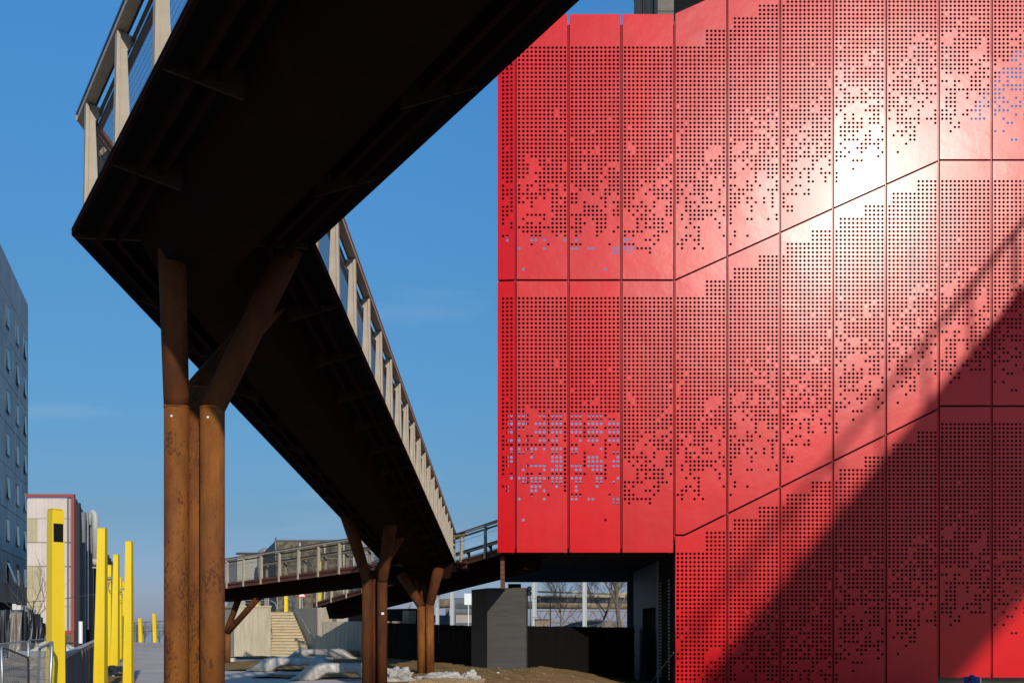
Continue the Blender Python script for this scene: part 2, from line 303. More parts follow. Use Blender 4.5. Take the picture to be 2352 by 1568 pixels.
def railing(P0, P1, outward, offsets, mesh=True, inset=0, vs=.028, hs=.07, r=.0013, mesh_t=(0, 1)):
    # P0,P1: bottom outer edge line; outward: unit vector
    P0 = P0-V(outward)*inset; P1 = P1-V(outward)*inset
    d = (P1-P0); Ln = d.length; d.normalize(); o = V(outward); up = V((0,0,1))
    m = MB(); m.beam(P0+up*RAILH-o*.02, P1+up*RAILH-o*.02, .15, .028); m.build('rail_cap', M_CAP, bridge)
    m = MB(); m.beam(P0+up*(RAILH-.05)-o*.0, P1+up*(RAILH-.05)-o*.0, .10, .05); m.build('top_rail', M_POST, bridge)
    m = MB(); m.beam(P0+up*(RAILH-.13)-o*.16, P1+up*(RAILH-.13)-o*.16, .045, .05); m.beam(P0+up*(RAILH-.13)-o*.10, P1+up*(RAILH-.13)-o*.10, .02, .04)
    m.build('handrail', M_BRONZE, bridge)
    m = MB(); m.tube([P0+up*(RAILH-.3)-o*.1, P1+up*(RAILH-.3)-o*.1], .006, 5); m.tube([P0+up*.29-o*.1, P1+up*.29-o*.1], .008, 5)
    m.build('tension_cable', M_CAP, bridge)
    for t in offsets:
        p = P0+d*t; ob = bpy.data.objects.new('railing_post', PM); COL.objects.link(ob); ob.parent = bridge
        lift = .065 if inset else 0
        ob.location = p-V(bridge['_o'])+up*lift; ob.scale = (1,1,(RAILH-lift)/RAILH); ob.rotation_euler = (0, 0, math.atan2(o.y, o.x))
    if mesh:
        m = MB(); t = mesh_t[0]*Ln; e = mesh_t[1]*Ln; base = -o*.085; k = 0
        z0, z1 = .24, RAILH-.12
        while t < e:
            p = P0+d*t+base; q = P0+d*min(t+vs*.0, e)+base
            m.tube([p+up*z0, q+up*z1], r, 3, caps=False); t += vs
        z = z0
        while z < z1:
            m.tube([P0+d*mesh_t[0]*Ln+base+up*z, P0+d*e+base+up*z], r, 3, caps=False); z += hs
        tag(m.build('wire_mesh', M_WIRE, bridge), kind='stuff')

def perp(a, b, sgn):
    d = (b-a); p = V((d.y, -d.x, 0)).normalized(); return p*sgn     # right-hand side * sgn
segment(A_L, A_R, C0, I0, 20, fascia=M_RUSTSHADE, fh=.07, dz=-.075)
segment(C0, I0, B_L, B_R, 16, fascia=M_RUSTSHADE, fh=.07, dz=-.075)
LA = 34
railing(C0, A_L, perp(C0, A_L, 1), [.41+1.36*i for i in range(24)], mesh_t=(0, .32), inset=.10)
railing(I0, A_R, perp(I0, A_R, -1), [.3+1.36*i for i in range(24)], mesh=False, inset=.12)
LB = (B_R-I0).length
railing(I0, B_R, perp(I0, B_R, 1), [.35+1.36*i for i in range(20)], vs=.03, r=.0018, inset=.08)
railing(C0, B_L, perp(C0, B_L, -1), [.5+1.36*i for i in range(20)], vs=.12, hs=.12, r=.002, mesh_t=(0,.3), inset=.1)
# joint plate across the corner
m = MB(); mid = lerp(C0, I0, .5); m.beam(C0+V((.06,0,.03)), I0+V((-.06,0,.03)), .05, .12); m.build('rib', M_RIB, bridge)

# segment C (going left, away) and E (from the stairs to the red building)
def pt(u, v, Y): return at(u, v, Y)
CR = at(872, 1307, 35.6); CL = at(500, 1353.5, 43.4)
cdir = (CR-CL).normalized(); cn = V((-cdir.y, cdir.x, 0)).normalized()       # away from the camera
if cn.y < 0: cn = -cn
CR2 = CR+cn*2.4; CL2 = CL+cn*2.4
ext = (CR-CL).normalized()
segment(CL-ext*1.5, CL2-ext*1.5, CR+ext*2.0, CR2+ext*2.0, 9, spine=.42)
def offs(P0, P1, start, step=1.36):
    L = (P1-P0).length; r = []; t = start
    while t < L: r.append(t); t += step
    return r
# posts of the near rail of C aimed at the measured spacing
railing(CL-ext*1.5, CR+ext*.6, -cn, offs(CL-ext*1.5, CR+ext*.6, .95, 1.345), vs=.05, hs=.1, r=.0022)
railing(CL2-ext*0.2, CR2+ext*2, cn, offs(CL2-ext*.2, CR2+ext*2, .3, 1.5), vs=.06, hs=.12, r=.0022)
EL = at(719, 1395, 50.0); ER = at(1145, 1274, 36.4)
edir = (ER-EL).normalized(); en = V((-edir.y, edir.x, 0)).normalized()
if en.y < 0: en = -en
EL2 = EL+en*2.5; ER2 = ER+en*2.5
segment(EL, EL2, ER+edir*.5, ER2+edir*.2, 12, spine=.55)
railing(EL, ER+edir*.4, -en, offs(EL, ER+edir*.4, .5, 1.7), vs=.06, hs=.12, r=.0022, mesh_t=(0,.62))
railing(EL2, ER2-edir*1, en, offs(EL2, ER2-edir*1, .5, 1.7), mesh=False)
# junction platform closing the gap between B, C and E
m = MB(); zz = 3.78
m.prism([(-4.75,34.6,zz-.25),(-2.0,35.6,zz-.2),(-1.6,38.2,zz),(-3.0,41.5,zz-.3),(-5.6,40.0,zz-.45)], (0,0,.2)); m.build('junction_plate', M_UNDERSHADE, bridge)
# end fascia where the bridge meets the red building
m = MB()
for k in range(7):
    m.box(-.42, -.27, 36.1, 38.3, 3.02+k*.17, 3.02+k*.17+.155)
tag(m.build('end_plate', M_FASCIA, bridge))

def arm(p, q, r0, r1, parent):
    m = MB(); m.tube([p, lerp(p, q, .5), q], [r0, (r0+r1)/2, r1], 20); m.build('arm', M_CORTEN, parent, smooth=True)
def ycolumn(name_loc, tubes, arms, r, zt, zb=0.0, mk=True, fat=1.1, tm=None):
    tm = tm or M_CORTEN
    col = MB(); cx = sum(t[0] for t in tubes)/len(tubes); cy = sum(t[1] for t in tubes)/len(tubes)
    col.box(cx-.5, cx+.5, cy-.4, cy+.4, zb, zb+.03); root = col.build('support_column', M_CORTEN, bridge)
    for i, (x, y) in enumerate(tubes):
        m = MB(); m.tube([(x,y,zb+.03), (x,y,zt[i])], r, 24); m.build('tube', tm, root, smooth=False).data.shade_smooth()
        m = MB(); m.tube([(x,y,zt[i]-.012), (x,y,zt[i]+.012)], r*1.035, 24); m.build('weld_ring', tm, root)
        if mk and i < 2:
            m = MB(); m.tube([(x-.01, y-r*.97, zt[i]-.12), (x-.01, y-r*1.02, zt[i]-.12)], .012, 10); m.build('bolt_cap', M_SIGNW, root)
        m = MB(); a = arms[i]; p = V((x,y,zt[i])); q = V(a); q = q+(q-p)*.08
        m.tube([p, p+(q-p)*.06+V((0,0,.0)), lerp(p, q, .5), q], [r, r*1.02, r*(1+fat)/2, r*fat], 24); m.build('arm', M_CORTSHADE, root, smooth=True)
    return root
# near column
Yc = 10.75
tl = at(405.5, 935, Yc); tr = at(488, 938, Yc+.05); tb = at(455, 905, Yc+.42)
ycolumn(None, [(tl.x, tl.y), (tr.x, tr.y), (tb.x, tb.y)], [at(392, 470, 10.2), at(672, 560, 10.9), at(668, 655, 12.6)], .130, [tl.z, tr.z, at(455, 893, Yc+.42).z])
# middle column
Ym = 26.6
tl = at(843, 1330, Ym); tr = at(878, 1335, Ym); tb = at(861, 1330, Ym+.35)
ycolumn(None, [(tl.x, tl.y), (tr.x, tr.y), (tb.x, tb.y)], [at(793, 1170, 26.3), at(905, 1150, 25.8), at(938, 1190, 28.5)], .135, [tl.z, tr.z, tb.z], mk=False, fat=1.45, tm=M_CORTSHADE)
# far column
Yf = 34.0
tl = at(968, 1392, Yf); tr = at(987.5, 1388, Yf-.1); tb = at(978, 1390, Yf+.35)
ycolumn(None, [(tl.x, tl.y), (tr.x, tr.y), (tb.x, tb.y)], [at(925, 1322, 34.0), at(1006, 1310, 33.6), at(960, 1320, 36)], .145, [tl.z, tr.z, tb.z], mk=False, fat=1.3)
# column under the left arm of the bridge
Yl = 44.2
ycolumn(None, [(at(508,1400,Yl).x, Yl), (at(521,1400,Yl).x, Yl+.1), (at(514,1400,Yl).x, Yl+.4)], [at(500,1372,44.4), at(588,1378,42.6), at(548,1375,44.6)], .13, [at(0,1452,Yl).z]*3, mk=False)
# the small drawn marker plate on the middle column
m = MB(); m.obox(at(879,1408,Ym-.145), V((.035,0,0)), V((0,.004,0)), V((0,0,.03))); m.build('marker_plate', M_SIGNW, bridge)

# ------------------------------------------------------------------ red perforated building
YF = 35.5; PX = F/YF
bld = thing('red_building', (3, YF, 0), 'red building clad in tall perforated metal panels with an overhanging box at its left', 'building')
xs = lambda u: (u-1176)/PX
zs = lambda v: 1.6+(1440-v)/PX
PITCH = 9.59/PX; HR = PITCH*.328
OCT = [(cos(pi/8+k*pi/4), sin(pi/8+k*pi/4)) for k in range(8)]
def keep(seed, c, i, n=54):
    t = i/(n-1)
    if t < .25+.05*noise.noise(V((c*.5+seed*3, 0, 7))): return True
    dens = lerp(.96, .72, (t-.25)/.22) if t < .47 else (lerp(.72, .54, (t-.47)/.25) if t < .72 else (lerp(.54, .42, (t-.72)/.19) if t < .91 else .15))
    a = noise.noise(V((c*.31+seed*17.3, i*.33, seed*3.1)))*.5+.5
    b = noise.noise(V((c*.83+seed*7.7, i*.83, 40+seed)))*.5+.5
    rr = random.Random(seed*100003+c*971+i*31).random()
    v = .45*a+.38*b+.17*rr
    return v < .5+(dens-.5)*.50
def panel(u0, u1, top, bot, row_v, shifts, seed, ncol=12, nrow=54, flat_v=None, turn=0, edge=.08):
    """top,bot: functions of picture x giving the sheet's edges; row_v: y of the first hole row; shifts(c): rows up"""
    mb = MB(); y = YF; pw = 9.59
    m0 = ((u1-u0)-ncol*pw)/2 if ncol == 12 else (u1-u0)-ncol*pw-3
    x0 = u0+m0; us = [u0]+[x0+pw*k for k in range(ncol+1)]+[u1]
    def P(u, v, d=0): return (xs(u), y+d, zs(v))
    mb.poly([P(us[0], bot(us[0])), P(us[1], bot(us[1])), P(us[1], top(us[1])), P(us[0], top(us[0]))])
    mb.poly([P(us[-2], bot(us[-2])), P(us[-1], bot(us[-1])), P(us[-1], top(us[-1])), P(us[-2], top(us[-2]))])
    for c in range(ncol):
        a, b = us[c+1], us[c+2]; sh = shifts(c); rows = []
        for i in range(0, nrow):
            vy = row_v-sh*pw+i*pw
            lim_b = min(bot(a), bot(b))-pw*.75; lim_t = max(top(a), top(b))+pw*.8
            if vy+pw*.5 > lim_b or vy-pw*.5 < lim_t: continue
            if vy > 1590 or vy < -60: continue
            if keep(seed, c, i, nrow): rows.append(vy)
        cur_l, cur_r = top(a), top(b)
        for vy in rows:
            t = vy-pw/2; bt = vy+pw/2
            if t-cur_l > .01 or t-cur_r > .01:
                mb.poly([P(a, t), P(b, t), P(b, cur_r), P(a, cur_l)])
            # ring
            cxu = (a+b)/2; R = HR*PX; h = pw/2
            sq = [(h,h*.414),(h*.414,h),(-h*.414,h),(-h,h*.414),(-h,-h*.414),(-h*.414,-h),(h*.414,-h),(h,-h*.414)]
            n = len(mb.v)
            for (sx, sy) in sq: mb.v.append(P(cxu+sx, vy-sy))
            for (ox, oy) in OCT: mb.v.append(P(cxu+ox*R, vy-oy*R))
            for (ox, oy) in OCT: mb.v.append(P(cxu+ox*R, vy-oy*R, .005))
            # outer points order matches octagon order (first at +22.5 deg)
            for k in range(8):
                k2 = (k+1) % 8
                mb.f.append((n+k2, n+k, n+8+k, n+8+k2)); mb.f.append((n+8+k2, n+8+k, n+16+k, n+16+k2))
            q = len(mb.v)   # corner triangles
            for (sx, sy, k1, k2) in ((h,h,0,1),(-h,h,2,3),(-h,-h,4,5),(h,-h,6,7)):
                mb.v.append(P(cxu+sx, vy-sy)); mb.f.append((n+k2, len(mb.v)-1, n+k1))
            cur_l = cur_r = bt
        mb.poly([P(a, bot(a)), P(b, bot(b)), P(b, cur_r), P(a, cur_l)])
    # folded edges
    for uu in (u0, u1):
        mb.poly([P(uu, bot(uu)), P(uu, bot(uu), edge), P(uu, top(uu), edge), P(uu, top(uu))])
    n = 6
    for k in range(n):
        a = u0+(u1-u0)*k/n; b = u0+(u1-u0)*(k+1)/n
        mb.poly([P(a, top(a)), P(b, top(b)), P(b, top(b), edge), P(a, top(a), edge)])
        mb.poly([P(a, bot(a)), P(a, bot(a), edge), P(b, bot(b), edge), P(b, bot(b))])
    if turn:
        px = xs(u1) if ncol < 12 else (xs(u0)+xs(u1))/2; ca, sa = cos(turn), sin(turn)
        mb.v = [(px+(x-px)-(yy-YF)*sa, yy+(px-x)*sa, z) for x, yy, z in mb.v]
    return mb.build('perforated_panel', M_REDS[int(seed*7+row_v) % 4], bld)
seam1 = lambda u: 641 if u < 1551 else (641-(u-1551)*.453 if u < 2157 else 365.5)      # bottom of the first row
seam2 = lambda u: 1226 if u < 1572 else (1226-(u-1572)*.4965 if u < 2157 else 930)
top0 = lambda u: 33 if u < 1549 else max(33-(u-1549)*.45, -240)
GP = 4.5
pan = [(1143,1182.5)]+[(1187.0+121.5*k, 1303.3+121.5*k) for k in range(10)]
def sh1(k):
    if k < 4: return lambda c: 0
    if k == 4: return lambda c: 0 if c < 7 else 4
    if k >= 9: return lambda c: 28
    b = 4+6*(k-5); return lambda c: b if c == 0 else (b+3 if c < 7 else b+6)
def sh3(k):
    if k == 4: return lambda c: 0 if c < 7 else 5
    if k >= 9: return lambda c: 31
    b = 5+6*(k-5); return lambda c: b if c == 0 else (b+3 if c < 7 else b+6)
for k, (a, b) in enumerate(pan):
    nc = 3 if k == 0 else 12; tn = .10 if k == 0 else random.Random(k).uniform(-.008,.008)
    panel(a, b, top0, seam1, 110, sh1(k), k+1, nc, turn=tn)
    if k < 4:
        o = panel(a, b, lambda u: 641+GP, lambda u: 1268, 685, sh1(k), k+1, nc, turn=tn)
    else:
        panel(a, b, lambda u: seam1(u)+GP, seam2, 685, sh1(k), k+1, nc, turn=tn)
        bt = (lambda u: 1598) if k < 9 else (lambda u: 1555)
        panel(a, b, lambda u: seam2(u)+GP, bt, 1271, sh3(k), k+1, nc, turn=tn)
# fins in the joints
for k in range(10):
    u = (pan[k][1]+pan[k+1][0])/2; m = MB()
    zt = zs(top0(u)+14) ; zb = zs(1258 if k < 3 else (1240 if k == 3 else (1582 if k < 8 else 1545)))
    m.box(xs(u)-.008, xs(u)+.008, YF+.03, YF+.07, zb, zt); m.build('joint_fin', M_RED, bld)
    m = MB(); m.box(xs(u)-.07, xs(u)+.07, YF+.10, YF+.11, zb, zt-.1); m.build('joint_backing', M_REDFIN, bld)
m = MB(); m.box(xs(1146), xs(1549), YF+.14, YF+.15, zs(652), zs(634)); m.build('joint_backing', M_BLACK, bld)
# rear shell of the overhanging box (open storeys behind)
YB = 58.5; xl, xr = -.42, 5.70; zf = zs(1268)
m = MB(); m.box(xl+.15, xr+.3, YF+.4, YB, zf+.03, zf+.2); m.build('soffit', M_SOFFIT, bld)
for (x0,x1,y0,y1) in ((xl+.05,2.7,YF+.35,45.6),(2.74,xr,YF+.35,45.6),(xl+.05,2.7,45.65,YB),(2.74,xr+.9,45.65,YB)):
    m = MB(); m.box(x0,x1,y0,y1,zf-.02,zf+.025); m.build('soffit_panel', M_SOFFIT, bld)
m = MB(); m.box(xl, xl+.12, YF+.12, YB, zf, 8.6); m.box(xl, xl+.12, YF+.12, YB, 15.1, 20.8); m.box(xl,xl+.12,YF+1.8,YF+6,8.6,15.1); m.box(xl,xl+.12,42,YB,8.6,15.1); m.build('side_wall', M_SOFFIT, bld)
m = MB(); m.box(xl, 7.2, YB, YB+.2, zf, 7.4); m.box(xl, 7.2, YB, YB+.2, 14.1, 20.2); m.box(6.5, 7.2, YB, YB+.2, 7.4, 14.1)
m.build('rear_wall', M_BLACK, bld)
m = MB(); m.box(xl+.15, 7.2, YF+3.0, 47.4, 20.8, 21.1); m.build('roof_slab', M_BLACK, bld)
m = MB(); m.box(xl+.15, 5.9, YF+1.3, YF+8, 12.9, 13.2); m.build('floor_slab', M_BLACK, bld)
YL = YF+.9; xq = lambda u: (u-1176)/F*YL; zq = lambda v: 1.6+(1440-v)/F*YL      # lining plane
m = MB(); m.box(xl-.06, 5.9, YL, YL+.1, zq(541), 23.1); m.box(xl-.06, 5.9, YL, YL+.1, zq(938), zq(641)); m.box(xq(1462), 5.9, YL, YL+.1, zf+.3, zq(938)); m.box(xl+.18, xq(1166), YL, YL+.1, zf+.3, zq(938)); m.build('inner_lining', M_BLACK, bld)
for k in range(16):
    zc = zq(945)-.285*k*(1+.02*k)
    if zc < zf+.45: continue
    m = MB(); m.box(xq(1152), xq(1470), YL-.2, YL-.17, zc-.055, zc+.03); m.build('inner_slat', M_BLACK, bld)
for u in (1215, 1262, 1297, 1342, 1390, 1436):
    m = MB(); m.box(xq(u)-.07, xq(u)+.05, YL-.12, YL-.06, zf+.3, zq(938)); m.build('inner_stud', M_BLACK, bld)
for v in (566, 592, 615):
    m = MB(); m.box(xq(1152), xq(1470), YL-.2, YL-.17, zq(v)-.05, zq(v)+.04); m.build('inner_slat', M_BLACK, bld)
# backing wall of the main part, with the open corner high at the right
YW = YF+1.5; m = MB()
m.box(6.05, 14.95, YW, YW+.2, -.8, 27.2); m.box(14.95, 24, YW, YW+.2, -.8, 19.0); m.box(14.95, 24, YW, YW+.2, 23.1, 27.2)
m.prism([(14.95,YW,19.0),(15.75,YW,19.0),(18.8,YW,23.1),(14.95,YW,23.1)], (0,.2,0))
m.build('inner_wall', M_BLACK, bld)
m = MB(); m.box(7.0, 24, YF+2.4, YB, -.8, 12.7); m.build('building_body', M_DKWALL, bld)
m = MB(); m.box(xs(1551), xs(1551)+.12, YF+.18, 39.4, -.85, zf-.05); m.build('screen_frame', M_BLACK, bld)
# side screen below the box: pale discs paint the light showing through its holes
m = MB(); X = xs(1551)-.03
for r in range(30):
    for c in range(18):
        if c in (3,4,12,13):
            zc = -.3+r*.125; yc = YF+.5+c*.23
            m.tube([(X, yc, zc), (X+.02, yc, zc)], .042, 8)
tag(m.build('screen_light_dot', M_CONCW, bld), kind='stuff')
# recessed ground-floor wall with a door
m = MB(); X = 5.81
m.box(X, X+.3, 39.45, 40.3, -.85, zf-.03); m.box(X, X+.3, 44.3, 47.6, -.85, zf-.03); m.box(X, X+.3, 40.3, 44.3, 2.42, zf-.03); m.build('ground_floor_wall', M_DKWALL, bld)
m = MB(); m.box(X+.18, X+.24, 40.3, 44.3, -.8, 2.42); dr = m.build('door', M_BLACK, bld)
m = MB(); m.box(X+.12, X+.18, 40.7, 40.78, .3, .6); m.build('handle', M_GALV, dr)
m = MB(); m.box(X-.08, X-.002, 39.3, 39.45, -.85, zf-.04); m.build('corner_post', M_PIPE, bld)
m = MB(); m.box(X+.02, X+1.2, 47.62, 50.5, -.85, zf-.03); m.build('rear_lobby', M_BLACK, bld)
m = MB(); m.tube([(X-.5,38.4,-.6),(X-.03,35.6,.7)], .018, 6); m.build('stair_rail', M_GALV, bld)
m = MB(); m.box(xs(2157)+.05, 20, YF+.5, YF+.9, -.85, .9); m.build('plinth', M_TOWER, bld)
gx = lambda u, Y: (u-1176)/F*Y
tower = thing('concrete_tower', (9, 41, 0), 'board-marked concrete tower rising behind the red panels beside a dark net', 'tower')
YT = 41.0; x0 = gx(1511, YT)
for k in range(27):
    z = 21.0+k*.54; dx = random.uniform(-.008,.008)
    mm = MB(); mm.box(x0+dx, 12.5, YT+dx, 49, z+.015, z+.53); mm.build('board_course', M_TOWER, tower)
m = MB(); m.box(x0+.04, 12.46, YT+.04, 49, 12.8, 35); m.build('core', M_TOWER, tower)
net = MB(); a0 = gx(1460, YT)
for k in range(9):
    a = a0+k*.103; wd = .08+.04*random.random(); ln = random.uniform(-.07,.07)
    if k in (4,6): wd = .045
    net.hexa([(a,YT+.1,21),(a+wd,YT+.1,21),(a+wd,YT+.18,21),(a,YT+.18,21)], [(a+ln,YT+.1,32),(a+wd+ln,YT+.1,32),(a+wd+ln,YT+.18,32),(a+ln,YT+.18,32)])
net.box(a0-.03, a0+.1, YT, YT+.08, 21, 32); net.box(x0-.14, x0-.02, YT, YT+.1, 21, 32)
tag(net.build('debris_net', M_NET, org=(a0,YT,21)), 'dark pleated debris net hanging at the left edge of the concrete tower', 'net')

# raised deck that throws its shadow on the red panels (it runs out of the picture at the right)
wk = thing('elevated_walkway', (26, -5, 19), 'raised steel walkway at the right whose shadow falls across the red panels', 'walkway')
WXX = 26.65; WZ = 23.85; w0, w1 = -56, 21
m = MB(); m.box(WXX, WXX+9.0, w0, w1, WZ, WZ+.3); m.build('deck', M_UNDERSHADE, wk)
m = MB(); m.box(WXX, WXX+.14, w0, w1, WZ+2.5, WZ+2.66); m.build('rail', M_CAP, wk)
for k in range(17):
    y = 19.5-k*4.55; m = MB(); m.box(WXX, WXX+.12, y-.07, y+.07, WZ+.3, WZ+2.5); m.build('railing_post', M_CAP, wk)
for y in (-50, -24, 8):
    m = MB(); m.box(WXX+8, WXX+8.4, y-.2, y+.2, -.8, WZ); m.build('support', M_UNDERSHADE, wk)
wh = thing('unseen_dark_block', (0, -48, 0), 'unseen long low dark block added behind the viewer to darken reflections in the red panels', 'building')  # unseen block added so the lower red panels reflect something dark
m = MB(); m.box(-50, 45, -56, -48, -.8, 6.2); m.build('wall', M_BLACK, wh)
m = MB(); m.prism([(-51,-47.6,6.2),(-51,-56.4,6.2),(-51,-52,7.4)], (97,0,0)); m.build('roof', M_DKCLAD, wh)
for k in range(9):
    m = MB(); m.box(-46+k*10, -41+k*10, -47.98, -47.9, 0, 4); m.build('shutter', M_DKCLAD, wh)

# ------------------------------------------------------------------ dark brick pier, right fence
pier = thing('bridge_pier', (-.4, 38.6, 0), 'dark grey brick pier under the bridge beside the black board fence', 'pier')
m = MB(); zt = at(0,1351,38).z
m.prism([(-.94,38.3,0),(.53,38.0,0),(.62,40.0,0),(-1.62,40.2,0)], (0,0,zt)); m.build('shaft', M_PIER, pier, bevel=.02)
for k in range(44):
    z = .02+k*.07
    if z > zt-.05: break
mm = MB()
for k in range(int(zt/.075)):
    z = .05+k*.075
    mm.prism([(-.955,38.285,z),(.545,37.985,z),(.64,40.0,z),(-1.64,40.2,z)], (0,0,.064))
tag(mm.build('brick_course', M_PIER, pier), kind='stuff')
m = MB(); m.box(-.15, .35, 38.4, 38.9, zt+.01, zt+.2); m.build('bearing', M_BLACK, pier)

fr = thing('black_board_fence', (-1, 41, 0), 'long black vertical board fence behind the rusty columns and the pier', 'fence')
bm = MB(); bm.box(0,.135,-.012,.012,0,1); BME = bpy.data.meshes.new('board'); BME.from_pydata(bm.v, [], bm.f); BME.materials.append(M_BLKBOARD)
for P0, P1, h0, h1 in ((gd(880, 1511), V((-1.2, 40.6, 0)), 1.84, 1.66), (V((.55, 39.2, 0)), V((5.72, 46.0, 0)), 1.66, 1.60)):
    L = (P1-P0).length; d = (P1-P0).normalized(); nrm = V((d.y,-d.x,0)); nb = int(L/.145); yaw = math.atan2(d.y, d.x)
    for i in range(nb):
        o = bpy.data.objects.new('board', BME); COL.objects.link(o); o.parent = fr; p = P0+d*(i*.145); t = i/nb; zb = gz(p.x)-.03
        o.location = V((p.x, p.y, zb))-V(fr['_o'])+nrm*random.uniform(-.012,.012); o.rotation_euler = (0,random.uniform(-.003,.003),yaw+random.uniform(-.05,.05))
        o.scale = (1,1,lerp(h0, h1, t)+random.uniform(-.012,.012)-zb)
    for h in (.3, 1.4):
        m = MB(); m.beam(P0+V((0,0,h))+V((-d.y,d.x,0))*.06, P1+V((0,0,h-.0))+V((-d.y,d.x,0))*.06, .05, .1); m.build('fence_rail', M_BLKBOARD, fr)

# ------------------------------------------------------------------ stairs, retaining walls
st = thing('concrete_stairs', (-12.5, 56, 0), 'pale concrete stairs climbing between two board-marked walls', 'stairs')
NS = 15
for i in range(NS):
    t0 = i/NS; t1 = (i+1)/NS
    def lx(t): return (-13.40-1.10*t, 55.4+4.6*t)
    def rx(t): return (-11.14-2.10*t, 55.2+4.75*t)
    a, b, c, e = lx(t0), rx(t0), rx(1.03), lx(1.03); z = 2.53/NS
    m = MB(); n = V((0,-.025,0))
    m.prism([(a[0],a[1],i*z),(b[0],b[1],i*z),(c[0],c[1],i*z),(e[0],e[1],i*z)], (0,0,z-.03))
    m.prism([(a[0]-.0,a[1]-.07,(i+1)*z-.03),(b[0],b[1]-.07,(i+1)*z-.03),(c[0],c[1],(i+1)*z-.03),(e[0],e[1],(i+1)*z-.03)], (0,0,.03))
    m.build('step', M_STEP, st)
m = MB(); m.tube([at(666,1367,60.5), at(718.5,1467.5,54.5)], .045, 10); m.build('handrail', M_GALV, st, smooth=True)
m = MB(); m.tube([at(622.5,1438,57), at(626,1463,55.6), at(624,1467,55.8)], .02, 8); m.build('handrail', M_GALV, st, smooth=True)

wl = thing('stair_side_wall', (-15.4, 55, 0), 'board-marked concrete wall with a pale coping left of the stairs', 'wall')
a = at(538,1506,55.3); b = at(623,1506,55.3); zt = at(0,1394,55.3).z
m = MB(); m.prism([(a.x,a.y,0),(b.x-.02,b.y,0),(b.x-1.3,60.5,0),(a.x-1.9,58.5,0)], (0,0,zt)); m.build('wall_body', M_CONCW, wl)
m = MB(); m.prism([(a.x-.05,a.y-.06,zt+.002),(b.x+.03,b.y-.06,zt+.002),(b.x-1.25,60.5,zt+.002),(a.x-1.95,58.5,zt+.002)], (0,0,.09)); m.build('coping', M_STEP, wl)
nbd = 24
for i in range(nbd):
    x0 = lerp(a.x, b.x-.02, i/nbd); x1 = lerp(a.x, b.x-.02, (i+1)/nbd)-.012; dy = random.uniform(.004,.02)
    m = MB(); m.box(x0, x1, a.y-dy, a.y-.0005, 0, zt-.005); m.build('board_mark', M_CONCW, wl)

wr = thing('abutment_wall', (-9, 53, 0), 'long board-marked concrete wall right of the stairs carrying the bridge end', 'wall')
zt = 2.72; q0 = V((-10.67,54.6,0)); q1 = V((-13.30,60.3,0)); q2 = V((-10.25,54.4,0)); q3 = V((-5.6,50.6,0))
m = MB(); m.prism([q0, V((-10.2,54.35,0)), V((-9.9,54.9,0)), V((-12.8,60.6,0)), q1], (0,0,zt)); m.build('wing_wall', M_CONCW, wr)
dW = (q3-q0).normalized(); nW = V((-dW.y, dW.x, 0)); nW = nW if nW.y > 0 else -nW
m = MB(); p = q0+dW*.47; m.prism([p, q3, q3+nW*.5, p+nW*.5], (0,0,1.92)); m.build('front_wall', M_CONCW, wr)
m = MB(); m.prism([p+nW*1.9, q3+nW*1.9, q3+nW*2.3, p+nW*2.3], (0,0,2.6)); m.build('back_wall', M_BLACK, wr)  # concrete under the bridge end, its shade put in as black
m = MB(); e = q3+V((.05,-.1,0)); m.prism([e, e+dW*.45, e+dW*.45+nW*.5, e+nW*.5], (0,0,2.45)); m.build('end_pier', M_CONCW, wr)
n = 34; Lw = (q3-p).length
for i in range(n):
    s = p+dW*(Lw*i/n); e2 = p+dW*(Lw*(i+1)/n-.014); dy = random.uniform(.004,.02)
    m = MB(); m.prism([s-nW*dy, e2-nW*dy, e2-nW*.0005, s-nW*.0005], (0,0,1.915)); m.build('board_mark', M_CONCW, wr)
mb = MB(); mb.prism([(-15.5,60.6,0),(-12.9,60.7,0),(-9.9,56.2,0),(-7.2,56.2,0),(-11,85,0),(-23.3,85,0),(-16.9,60.6,0)], (0,0,2.5)); tag(mb.build('raised_terrace', M_CONC), kind='structure')

# ------------------------------------------------------------------ pebble-faced hall and pale wing behind
hall = thing('pebble_faced_hall', (-16, 84, 2.5), 'dark pebble-faced hall with white joints behind the bridge railing', 'building')
YH = 84; x0 = at(632,0,YH).x; x1 = at(813,0,YH).x; zt = at(0,1242,YH).z
jx = [x0, at(689,0,YH).x, at(746,0,YH).x, at(790,0,YH).x, x1]; jz = [2.5, at(0,1355,YH).z, at(0,1281,YH).z, zt]
m = MB(); m.prism([(x0+.02,YH+.1,2.5),(x1,YH+.1,2.5),(x1+1,YH+12,2.5),(x0-2.5,YH+12,2.5)], (0,0,zt-2.5)); m.build('wall_core', M_WHITE, hall)
for i in range(4):
    for j in range(3):
        m = MB(); m.box(jx[i]+.06, jx[i+1]-.06, YH-.02, YH+.09, jz[j]+.04, jz[j+1]-.04); m.build('wall_panel', M_PEBBLE, hall)
m = MB(); m.box(x0-.05, x1+.05, YH-.08, YH+.2, zt-.02, zt+.12); m.build('roof_edge', M_GREYMET, hall)
m = MB(); a, b = at(603,1270,90), at(560,1400,90)
m.prism([(x0-.02,YH+.05,2.5),(x0-.02,YH+.05,zt),(a.x,90,a.z),(a.x,90,2.5)], (-.1,.4,0)); m.build('metal_side', M_GREYMET, hall)
m = MB(); m.tube([at(633,1242,YH), at(633,1236,YH), at(635,1234,YH)], .05, 6); m.build('roof_lamp', M_FRAME, hall)
wing = thing('pale_clad_wing', (-24, 88, 2.5), 'pale beige metal-clad annex with a dark arched opening left of the pebble hall', 'building')
YG = 92; a, b = at(545,1273,YG), at(612,1276,YG)
